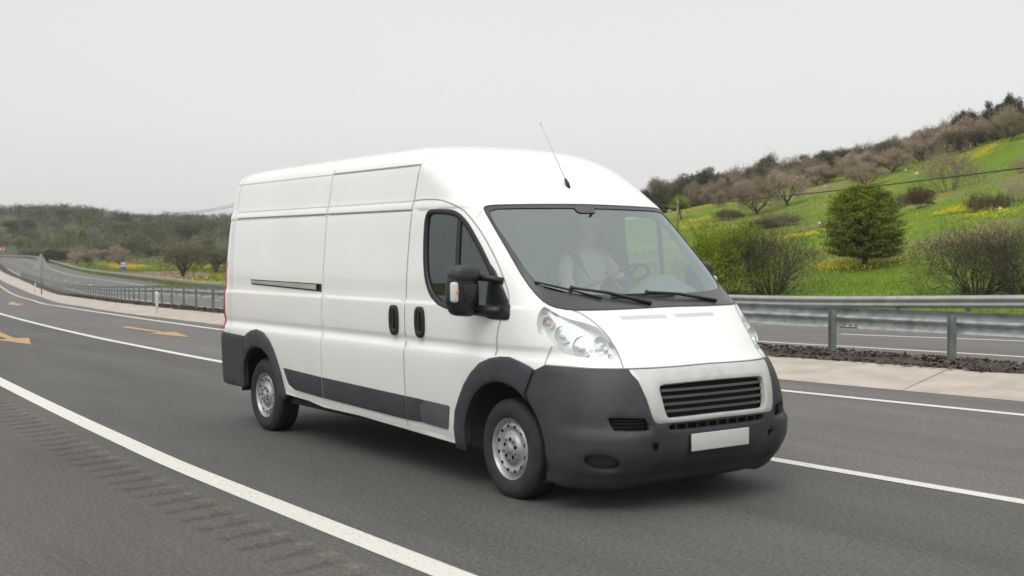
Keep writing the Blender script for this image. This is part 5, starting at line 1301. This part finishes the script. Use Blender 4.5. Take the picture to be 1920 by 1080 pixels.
ROCKS=[('rock', -88.5, 122.0, 0.33, 0.33), ('rock', -94.5, 127.6, 0.27, 0.24), ('rock', -107.0, 126.9, 0.2, 0.23), ('rockO', -91.3, 108.6, 0.27, 0.24), ('rock', -100.1, 116.1, 0.16, 0.21), ('rock', -98.6, 117.2, 0.16, 0.2), ('white', -77.2, 84.2, 0.26, 0.24), ('white', -68.8, 81.6, 0.19, 0.15), ('white', -39.8, 65.1, 0.11, 0.14)]
P1=(-315.5, 111.7, 2.56)
P2_=(-258.2, 79.4, 5.06)

protos={}
def getp(kind,var):
    k=(kind,var)
    if k in protos: return protos[k]
    sd=hash_(kind)*7+var*13+5
    if kind=='pink': r=(tree_mesh(sd,4.5,2.2,'pink',.055,13000,base=.09,clr=.42,lobes=26,flat=.95,twigs=260,trunk_r=.15),4.5,2.2)
    elif kind=='brown': r=(tree_mesh(sd,4.5,2.3,'brown',.060,13000,base=.16,clr=.44,lobes=26,flat=.95,twigs=160,trunk_r=.17),4.5,2.3)
    elif kind=='dark': r=(tree_mesh(sd,4.5,2.0,'dark',.075,13000,base=.07,clr=.46,lobes=26,trunk_r=.15,flat=.9),4.5,2.0)
    elif kind=='olive': r=(tree_mesh(sd,4.5,2.1,'olive',.070,13000,base=.13,clr=.46,lobes=26,trunk_r=.2),4.5,2.1)
    elif kind in('lime','fresh'): r=(tree_mesh(sd,3.0,1.3,kind,.070,2600 if kind=='lime' else 4200,base=.3,clr=.36,lobes=12,trunk_r=.09,twigs=60),3.0,1.3)
    elif kind=='poplar': r=(tree_mesh(sd,7.0,.95,'lime',.11,4500,base=.08,clr=.7,lobes=26,trunk_r=.12,flat=1.5),7.0,.95)
    elif kind=='pinkS': r=(shrub_mesh(sd,3.5,2.2,'pink',.050,9000,stems=22,depth=3,low=.3),3.5,2.2)
    elif kind=='paleS': r=(shrub_mesh(sd,1.9,.7,'pink',.030,700,stems=20,depth=2,low=.4,rad=.012),1.9,.7)
    elif kind=='brownS': r=(shrub_mesh(sd,1.4,1.2,'brown',.040,6000,stems=26,depth=3,low=.15,rad=.015),1.4,1.2)
    elif kind=='redS': r=(shrub_mesh(sd,1.8,1.1,'red',.050,6000,stems=22,depth=3,low=.2,rad=.015),1.8,1.1)
    elif kind=='freshS': r=(shrub_mesh(sd,3.1,1.5,'fresh',.050,26000,stems=30,depth=4,low=.1,rad=.020),3.1,1.5)
    elif kind=='darkS': r=(shrub_mesh(sd,2.4,1.9,'brown',.022,3200,stems=40,depth=5,tw=m_twigd,low=.05,rad=.030),2.4,1.9)
    elif kind=='darkS2': r=(shrub_mesh(sd,.9,1.0,'brown',.02,200,stems=18,depth=2,tw=m_twigd,low=.1,rad=.012),.9,1.0)
    protos[k]=r; return r
def hash_(s): return sum((i+1)*ord(c) for i,c in enumerate(s))%97
cnt={}
for kind,x,y,H,R,label in TREES:
    v=cnt.get(kind,0); cnt[kind]=v+1
    p,H0,R0=getp(kind,v%3 if kind in('pink','brown','dark') else v%2 if kind not in('freshS',) else 0)
    tm,cm,_=p; sh=kind.endswith('S') or kind=='darkS2'
    nm='shrub' if sh else {'dark':'evergreen_tree','olive':'olive_tree','poplar':'poplar_tree'}.get(kind,'tree')
    z=terr(x,y); zz=min(terr(x+dx,y+dy) for dx in(-.3,.3) for dy in(-.3,.3))
    r=bpy.data.objects.new(nm,None); scene.collection.objects.link(r); r.location=(x,y,zz-.04); r.rotation_euler=(0,0,rng.random()*6.28)
    far_=x<-395; H=H*(1.7 if far_ else 1); sx=R/R0*(1.6 if far_ else 1.2 if not sh else 1.05); r.scale=(sx,sx,H/H0*1.03); r.empty_display_size=.2
    tag(r,label,'shrub' if sh else 'tree','shrubs on the meadow slope' if sh and not label.find('rail')>0 else ('trees beyond the far road' if x<-125 and y<240 and 'ridge' not in label else 'trees on the meadow slope'))
    for me in (tm,cm):
        o=bpy.data.objects.new(me.name.split('.')[0],me); scene.collection.objects.link(o); o.parent=r
ORD=['first','second','third','fourth','fifth','sixth','seventh','eighth','ninth','tenth','eleventh','twelfth','thirteenth','fourteenth','fifteenth','sixteenth','seventeenth','eighteenth','nineteenth','twentieth','twenty-first','twenty-second','twenty-third','twenty-fourth','twenty-fifth','twenty-sixth','twenty-seventh','twenty-eighth','twenty-ninth','thirtieth']
SKYL.sort(key=lambda s: atan2(s[1]-CAM.y,s[0]-CAM.x),reverse=True); kc={}
for i,(x,y,H,R) in enumerate(SKYL):
    kind=('dark','brown','olive','pink','dark','pink','olive','brown')[(i*3)%8] if terr(x,y)>0 else 'dark'; p,H0,R0=getp(kind,i%3); H=min(H,7.5)
    r=bpy.data.objects.new('tree',None); scene.collection.objects.link(r); r.location=(x,y,terr(x,y)-.1); r.rotation_euler=(0,0,rng.random()*6.28); sx=R/R0*1.15; r.scale=(sx,sx,H/H0)
    kc[kind]=kc.get(kind,0)+1; w_={'dark':'dark evergreen','brown':'brown leafed tree','olive':'olive toned tree','pink':'pinkish tree'}[kind]
    tag(r,w_+' on the skyline behind the ridge, '+ORD[kc[kind]-1]+' such from the van','tree','trees crowding the skyline')
    for me in p[:2]:
        o=bpy.data.objects.new(me.name.split('.')[0],me); scene.collection.objects.link(o); o.parent=r

# pinkish bare trees filling the upper edge of the slope, in front of the dark ones
rs=random.Random(5)
for i in range(17):
    x=-148+i*3.9+rs.uniform(-1.2,1.2); y=fJ(x)+rs.uniform(93,104); kind='brown' if i%4==3 else 'pink'; p,H0,R0=getp(kind,i%3)
    r=bpy.data.objects.new('tree',None); scene.collection.objects.link(r); r.location=(x,y,terr(x,y)-.12); r.rotation_euler=(0,0,rs.random()*6.28); H=rs.uniform(3.2,4.6); R=rs.uniform(1.9,2.7); r.scale=(R/R0,R/R0,H/H0)
    tag(r,'soft pinkish brown tree at the upper edge of the slope, '+ORD[i]+' from the van','tree','pinkish trees along the upper edge of the slope')
    for me in p[:2]:
        o=bpy.data.objects.new(me.name.split('.')[0],me); scene.collection.objects.link(o); o.parent=r
# low dark thicket under the skyline trees
rs=random.Random(77)
for i,(x,y,H,R) in enumerate(SKYL[::2]):
    p,H0,R0=getp('dark' if i%2 else 'olive',i%3); r=bpy.data.objects.new('bush',None); scene.collection.objects.link(r); xx,yy=x+rs.uniform(-2,2),y+rs.uniform(2,6)
    r.location=(xx,yy,terr(xx,yy)-.9); r.rotation_euler=(0,0,rs.random()*6.28); r.scale=(1.7,1.7,.62); tag(r,'low dark thicket under the skyline trees, '+ORD[i]+' from the van','bush','low thickets behind the ridge')
    for me in p[:2]:
        o=bpy.data.objects.new(me.name.split('.')[0],me); scene.collection.objects.link(o); o.parent=r

# the big fresh green tree in the meadow: dense, with layered sprays of leaves and a short dark trunk
def big_tree():
    x,y,H,R=BIG; R=R*.94; rs=random.Random(21); q=MB(); tips=[];mids=[]
    q.tube([(0,0,-.3),(.03,.02,.25),(.0,.05,.65)],[.17,.14,.13],8,False)
    q.tube([(0,0,.3),(-.12,.05,.6),(-.25,0,.9)],[.09,.08,.06],6,False)
    def env(h):   # crown half-width at relative height, traced outline: flat wide skirt, widest at 35%, blunt top
        T=((0,.62),(.06,.90),(.15,.97),(.30,1.0),(.45,.97),(.6,.94),(.75,.84),(.87,.66),(.95,.44),(1,.18))
        for a,b in zip(T,T[1:]):
            if h<=b[0]: return a[1]+(b[1]-a[1])*(h-a[0])/(b[0]-a[0])
        return 0
    z0=H*.145; ch=H*.86
    for k in range(120):
        a=rs.random()*6.28; h=rs.random()**.9; rr=env(h)*R*rs.uniform(.75,1.0); tz=z0+ch*h; o=Vector((rs.uniform(-.1,.1),rs.uniform(-.1,.1),.55+tz*.35)); t=Vector((cos(a)*rr,sin(a)*rr,tz)); m_=(o+t)/2+Vector((0,0,.15))
        q.tube([o,m_,t],[.032,.018,.006],4,False)
    V=[];F=[];FMB=[]
    for k in range(1300):
        a=rs.random()*6.28; h=rs.random(); e_=env(h)*R*(1+.24*mnoise.noise(Vector((cos(a)*2.2,sin(a)*2.2,h*6)))); rr=e_*(rs.random()**.38); tz=z0+ch*h
        c=Vector((cos(a)*rr,sin(a)*rr,tz)); outd=Vector((cos(a),sin(a),.25)).normalized()
        # a spray: leaves along a short twig
        L_=rs.uniform(.22,.42); q.tube([c-outd*L_*.5,c+outd*L_*.6],[.010,.004],3,False)
        for j in range(44):
            t=rs.uniform(-.6,.8); p=c+outd*L_*t+Vector((rs.gauss(0,1),rs.gauss(0,1),rs.gauss(0,.5)))*.075
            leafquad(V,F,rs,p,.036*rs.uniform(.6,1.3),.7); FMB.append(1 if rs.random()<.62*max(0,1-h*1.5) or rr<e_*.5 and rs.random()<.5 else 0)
    r=empty('tree',(x,y,terr(x,y)-.03),'large dense green tree with a rounded crown, alone in the meadow behind the rail','tree')
    off=Vector(WL[r.name])
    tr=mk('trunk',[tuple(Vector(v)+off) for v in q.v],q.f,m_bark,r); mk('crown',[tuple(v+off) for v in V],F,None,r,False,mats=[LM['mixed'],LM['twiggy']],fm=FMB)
big_tree()

# far olive wood on the left hill, one mass
V=[];F=[];FM=[]; rs=random.Random(11); TV=[]
kinds=['olive','olive','dark','dark','olive','brown','olive','fresh','brown','pink']
n=0;tries=0
def visible_band(x,y): return True
while n<2300 and tries<14000:
    tries+=1
    D=265+ (rs.random()**.8)*660; az=rs.uniform(AZ-.02,AZ+.43); x,y=CAM.x+cos(az)*D,CAM.y+sin(az)*D
    t=y-fJ(x)
    if t<(7 if x<-320 else 16) or (x>-250 and t<60): continue
    if Ahill(x)>6 : continue
    n+=1; z=terr(x,y); H=rs.uniform(3.2,5.6)*(1+.2*(D>600)); R=rs.uniform(2.6,4.4)*(1+.3*(D>600)); k=rs.choice(kinds); mi=('olive','brown','dark','pink','fresh').index(k)
    if k in('fresh',) and rs.random()<.55: mi=0
    nq=190 if D<420 else 110 if D<650 else 60; ls=.16 if D<420 else .24 if D<650 else .36
    lob=[(Vector((rs.uniform(-.6,.6)*R,rs.uniform(-.6,.6)*R,H*rs.uniform(.30,.75))),R*rs.uniform(.35,.6)) for _ in range(5)]
    for _ in range(nq):
        c,lr=rs.choice(lob); v=Vector((rs.gauss(0,1),rs.gauss(0,1),rs.gauss(0,1))).normalized()*lr*rs.random()**.4
        leafquad(V,F,rs,Vector((x,y,z))+c+Vector((v.x,v.y,v.z*.8)),ls*rs.uniform(.6,1.3),.7); FM.append(mi)
    b=len(V); V+= [Vector((x-.12,y-.05,z-.2)),Vector((x+.12,y+.05,z-.2)),Vector((x+.05,y,z+H*.5)),Vector((x-.05,y,z+H*.5))]; F.append((b,b+1,b+2,b+3)); FM.append(5)
w_=mk('wood',[tuple(v) for v in V],F,None,None,False,mats=[LM['wood_olive'],LM['wood_brown'],LM['wood_dark'],LM['brown'],LM['fresh'],m_bark],fm=FM)
tag(w_,'far olive wood covering the hill on the left','wood',kind='stuff')

# grass tufts and flowers on the meadow
def blades(name,n,gen,hfn,cols,label,wd=.012,seed=1):
    rs=random.Random(seed); V=[];F=[]
    for _ in range(n):
        x,y=gen(rs); z=terr(x,y); h=hfn(rs,x,y)
        if h<=0: continue
        a=rs.random()*6.28; w=wd*rs.uniform(.7,1.5)*(1+h); lx,ly=rs.gauss(0,.3)*h,rs.gauss(0,.3)*h; k=len(V)
        V+=[(x-cos(a)*w,y-sin(a)*w,z-.02),(x+cos(a)*w,y+sin(a)*w,z-.02),(x+lx,y+ly,z+h)]; F.append((k,k+1,k+2))
    o=mk(name,V,F,leafm(name,cols,tr=.3),None,False); tag(o,label,'grass',kind='stuff'); return o
def near_gen(rs):
    x=rs.uniform(-70,2); t=.8+28*rs.random()**1.3; return x,fJ(x)+t
def patchy(x,y,s=.15,o=0): return mnoise.noise(Vector((x*s+o,y*s,o)))
blades('grass',60000,near_gen,lambda rs,x,y:rs.uniform(.06,.20)*(1+.9*patchy(x,y,.3)),[(.06,.12,.015),(.11,.20,.025),(.17,.27,.04)],'short green grass of the meadow behind the far rail')
def mid_gen(rs):
    x=rs.uniform(-130,-20); t=22+85*rs.random(); return x,fJ(x)+t
blades('grass',26000,mid_gen,lambda rs,x,y:rs.uniform(.06,.16)*(1+.9*patchy(x,y,.2)),[(.06,.12,.015),(.11,.20,.025),(.19,.26,.05)],'short green grass higher on the slope',wd=.03,seed=2)
def lit_gen(rs):
    x=rs.uniform(-90,6); return x,0
def litter():
    rs=random.Random(31); V=[];F=[]
    for _ in range(22000):
        x=6-96*rs.random()**1.5; w=fF(x)-fE(x); q_=rs.random(); y=fE(x)-.14+(w+.5)*q_; z=hz(x,y)+.15+.02; h=rs.uniform(.004,.022)*(2.5 if rs.random()<.06 else 1); a=rs.random()*6.28; l=rs.uniform(.02,.07); k=len(V)
        V+=[(x-cos(a)*l,y-sin(a)*l,z-.015),(x+cos(a)*l,y+sin(a)*l,z-.01),(x+rs.gauss(0,.03),y+rs.gauss(0,.03),z+h)]; F.append((k,k+1,k+2))
    o=mk('leaf_litter',V,F,leafm('litter_brown',[(.035,.025,.022),(.07,.052,.044),(.15,.12,.09)],tr=0),None,False); tag(o,'dead leaves and dry stalks along the foot of the median rail','litter',kind='stuff')
litter()
def left_gen(rs):
    x=rs.uniform(-260,-75); t=.8+40*rs.random()**1.2; return x,fJ(x)+t
blades('grass',30000,left_gen,lambda rs,x,y:rs.uniform(.1,.35),[(.07,.10,.02),(.12,.17,.03),(.20,.20,.06)],'rough grass beyond the far rail on the left',wd=.04,seed=3)
def flowers(n,gen,thr,size,seed,label):
    rs=random.Random(seed); V=[];F=[];c=0
    while c<n:
        x,y=gen(rs); 
        if patchy(x,y,.09,37)+.55*patchy(x,y,.6,5)+.3*patchy(x,y,2.5,9)<thr+rs.uniform(-.08,.30): 
            c+=.25; continue
        c+=1; z=terr(x,y)+rs.uniform(.12,.34)
        for _ in range(2): leafquad(V,F,rs,Vector((x+rs.gauss(0,.03),y+rs.gauss(0,.03),z+rs.gauss(0,.02))),size*rs.uniform(.5,1.2),.8)
    o=mk('wildflowers',[tuple(v) for v in V],F,leafm('yellow_flowers'+str(seed),[(.45,.36,.02),(.62,.50,.02),(.75,.62,.05)],tr=.2),None,False); tag(o,label,'flowers',kind='stuff')
flowers(8000,near_gen,.16,.022,5,'small yellow flowers scattered in the grass behind the far rail')
flowers(5000,mid_gen,.14,.035,6,'drifts of yellow flowers across the slope')
DRIFTS=[([(-108.6, 140.4), (-103.7, 140.1), (-100.1, 140.3)], 1.6, 1800), ([(-126.0, 142.6), (-121.2, 142.8), (-112.2, 137.7)], 1.5, 1500), ([(-63.6, 69.0), (-59.6, 67.9), (-54.6, 65.8)], 0.8, 1500), ([(-44.9, 62.2), (-44.2, 64.4), (-42.9, 65.7)], 1.0, 2600), ([(-42.9, 65.7), (-37.3, 60.6), (-36.6, 62.7)], 0.6, 900), ([(-34.2, 42.0), (-33.4, 42.6), (-31.5, 43.2)], 0.6, 450), ([(-83.0, 129.0), (-79.1, 129.4)], 1.6, 1500), ([(-82.7, 126.2), (-82.1, 126.0), (-80.8, 125.8)], 0.8, 500), ([(-33.3, 46.7), (-33.6, 47.6), (-33.5, 48.2)], 0.35, 350), ([(-99.4, 92.0), (-111.9, 106.0), (-111.3, 109.1)], 1.2, 1200), ([(-52.8, 68.4), (-62.7, 79.7), (-73.2, 90.7)], 0.5, 10), ([(-128.4, 122.0), (-123.2, 120.7), (-124.2, 125.5)], 1.5, 900)]
def drift_gen(rs):
    P,sp,n=rs.choices(DRIFTS,weights=[d[2] for d in DRIFTS])[0]
    i=rs.randrange(len(P)-1); t=rs.random(); x=P[i][0]+(P[i+1][0]-P[i][0])*t; y=P[i][1]+(P[i+1][1]-P[i][1])*t
    return x+rs.gauss(0,1)*sp*1.5,y+rs.gauss(0,1)*sp*1.7
flowers(15000,drift_gen,-.12,.040,9,'broad drifts of yellow flowers across the green slope')
def lf_gen(rs):
    k=rs.random()
    if k<.5: x=rs.gauss(-240,10); y=fJ(x)+rs.gauss(12,2)
    elif k<.7: x=rs.gauss(-205,8); y=fJ(x)+24+rs.gauss(0,2.5)
    elif k<.9: x=rs.uniform(-150,-100); y=fJ(x)+3+abs(rs.gauss(0,7))
    else: x=rs.uniform(-330,-240); y=fJ(x)+1.5+abs(rs.gauss(0,1.2))
    return x,max(y,fJ(x)+.8)
flowers(6500,lf_gen,-.5,.075,7,'bright yellow flowers beyond the far rail on the left')
# yellow weeds hugging the foot of the far rail
def rail_gen(rs):
    x=rs.uniform(-130,6); return x,fJ(x)+rs.uniform(.5,1.3)
blades('grass',16000,rail_gen,lambda rs,x,y:rs.uniform(.08,.38)*(1+.8*patchy(x,y,.5)),[(.12,.17,.02),(.35,.34,.03),(.55,.46,.03)],'yellowish weeds along the foot of the far rail',wd=.012,seed=8)
# grey bare soil behind the rail on the left: furrowed brown plot
m_soil=mat('bare_soil',(.17,.12,.085),.95,nscale=.8,col2=(.25,.175,.12),bump=1,bscale=3,bdist=.1)
V=[];F=[]
for i in range(25):
    for j in range(9):
        x=-200+55*i/24; tt=3.5+12*j/8*sin(pi*min(max((i+1.5)/27,0),1))**.5; y=fJ(x)+tt; V.append((x,y,terr(x,y)+.13*(0<i<24 and 0<j<8)-.05*(not(0<i<24 and 0<j<8))))
for i in range(24):
    for j in range(8): F.append((i*9+j,i*9+j+1,(i+1)*9+j+1,(i+1)*9+j))
tag(mk('soil_plot',V,F,m_soil),kind='structure')

# stones and white scraps on the slope
RL=['pale stone in the grass high on the slope','smaller pale stone left of the high one','small pale stone left of the big tree near the yellow drift','orange stone in the grass left of the big green tree','flat pale stone above the bare scrub mound','little stone above the orange one','white scrap caught in the scrub behind the fresh green shrub','small white scrap right of the bare scrub mound','small white scrap between the low bare bushes at the right']
for i,(k,x,y,H,R) in enumerate(ROCKS):
    rs=random.Random(i); m_=mat('stone_pale',(.42,.34,.27),.9,nscale=5,col2=(.55,.46,.38)) if k=='rock' else mat('stone_orange',(.50,.27,.15),.9,nscale=5,col2=(.58,.36,.22)) if k=='rockO' else mat('scrap_white',(.75,.76,.78),.6)
    bm=bmesh.new(); bmesh.ops.create_icosphere(bm,subdivisions=2,radius=1); z=terr(x,y)
    lift=.55 if k=='white' and i==6 else .05
    for v in bm.verts: n=1+.35*mnoise.noise(v.co*1.3+Vector((i*3,0,0))); v.co=Vector((x+v.co.x*R*n,y+v.co.y*R*n*.8,z+lift*.3+v.co.z*max(H,.15)*.7*n))
    q=MB(); q.bm(bm); o=q.build('stone' if 'stone' in RL[i] else 'white_scrap',m_,smooth=False); tag(o,RL[i],'stone' if 'stone' in RL[i] else 'litter')

# utility poles and wires
m_wood=mat('pole_wood',(.20,.14,.075),.85,nscale=4,col2=(.27,.19,.10)); m_wire=mat('cable_black',(.02,.018,.02),.7)
z=terr(-88.4,82.5); r=empty('utility_pole',(-88.4,82.5,z),'thin yellowish wooden pole carrying the cable beside the lime leafed tree','utility pole'); q=MB(); q.tube([(-88.4,82.5,z-.5),(-88.4,82.5,6.78)],[.13,.10],8); q.build('mast',m_wood,r,smooth=True)
q=MB(); q.tube([(-88.4,82.42,6.25),(-88.4,82.3,6.32)],.04,6); q.build('insulator',m_wire,r)
CB=[(-118,104.6,8.0),(-99.93,90.87,6.62),(-88.3,82.42,6.28),(-66,66.2,5.42),(-47.88,53.08,4.93),(-36,44.4,4.60),(-28.4,38.93,4.42),(-21.02,33.57,4.27),(-15.62,29.65,4.16),(-8,24.1,4.05),(4,15.5,4.0)]
q=MB(); q.tube(CB,[.045,.045,.045,.042,.036,.031,.027,.024,.022,.02,.02],6); tag(q.build('power_cable',m_wire,smooth=True),'black cable sagging across the green slope from the wooden pole to the right','cable')
for (x,y,H),lb,ln in ((P1,'thin bare pole standing in the wood above the large brown tree',(0,0)),(P2_,'slanting thin pole beside the pinkish tree near the blue sign',(9,-.2))):
    z=terr(x,y); r=empty('utility_pole',(x,y,z),lb,'utility pole'); q=MB(); dx=(1.3 if ln[0] else 0); q.tube([(x,y,z-.3),(x+dx*.6,y+dx*.9,z+H*1.05)],[.11,.08],6); q.build('mast',mat('pole_dark',(.06,.05,.045),.9),r,smooth=True)
for k,(za,zb) in enumerate(((11.9,20.3),(11.45,19.9))):
    q=MB(); a=Vector((-235,97,za-.2)); b=Vector((-560,196,zb)); q.tube([a+(b-a)*t_/10-Vector((0,0,1.2*4*(t_/10)*(1-t_/10))) for t_ in range(11)],[.05+.0045*i for i in range(11)],5); tag(q.build('overhead_wire',m_wire,smooth=True),('upper' if k==0 else 'lower')+' thin overhead wire crossing the pale sky behind the van','wire')

# orange arrows on the two lanes
poly_mark(WAR); ARX=[(0,0),(-2.7,-.75),(-2.45,-.10),(-6,-.10),(-6,.14),(-2.45,.14),(-2.9,.62)]
def arrow_at(tip,dirv,poly,sx=1,sy=1):
    d=Vector((*dirv,0)).normalized(); n=Vector((-d.y,d.x,0)); poly_mark([((Vector((*tip,0))+d*s_*sx+n*t_*sy).x,(Vector((*tip,0))+d*s_*sx+n*t_*sy).y) for s_,t_ in poly])
# left arrow (travel direction towards the camera) and the small far one
poly_mark([(-25.2,1.35),(-25.3,1.10),(-21.79,.72)][:0]+[(-26.5,1.55),(-21.79,.76),(-19.57,.49),(-19.43,.74),(-17.27,.23),(-18.6,.12),(-19.32,.02),(-19.41,.31),(-20.63,.42),(-26.3,1.28)])
poly_mark([(-66.87,11.45),(-68.78,12.17),(-58.68,9.98),(-58.24,10.2),(-51.18,8.23),(-56.8,9.05),(-59.63,9.85)])
# ------------------------------------------------------------------ haze: air between the camera and the far hills
q=MB(); q.box((-1150,-1000,-8),(80,1250,62)); hzb=q.build('haze',None); hm=bpy.data.materials.new('haze_air'); hm.use_nodes=True; t=hm.node_tree
for n in list(t.nodes):
    if n.type=='BSDF_PRINCIPLED': t.nodes.remove(n)
pv=t.nodes.new('ShaderNodeVolumePrincipled'); pv.inputs['Color'].default_value=(.86,.87,.87,1); pv.inputs['Density'].default_value=.00022; pv.inputs['Anisotropy'].default_value=0
t.links.new(pv.outputs[0],t.nodes['Material Output'].inputs['Volume']); hzb.data.materials.append(hm); tag(hzb,kind='stuff',label='thin pale haze in the air')
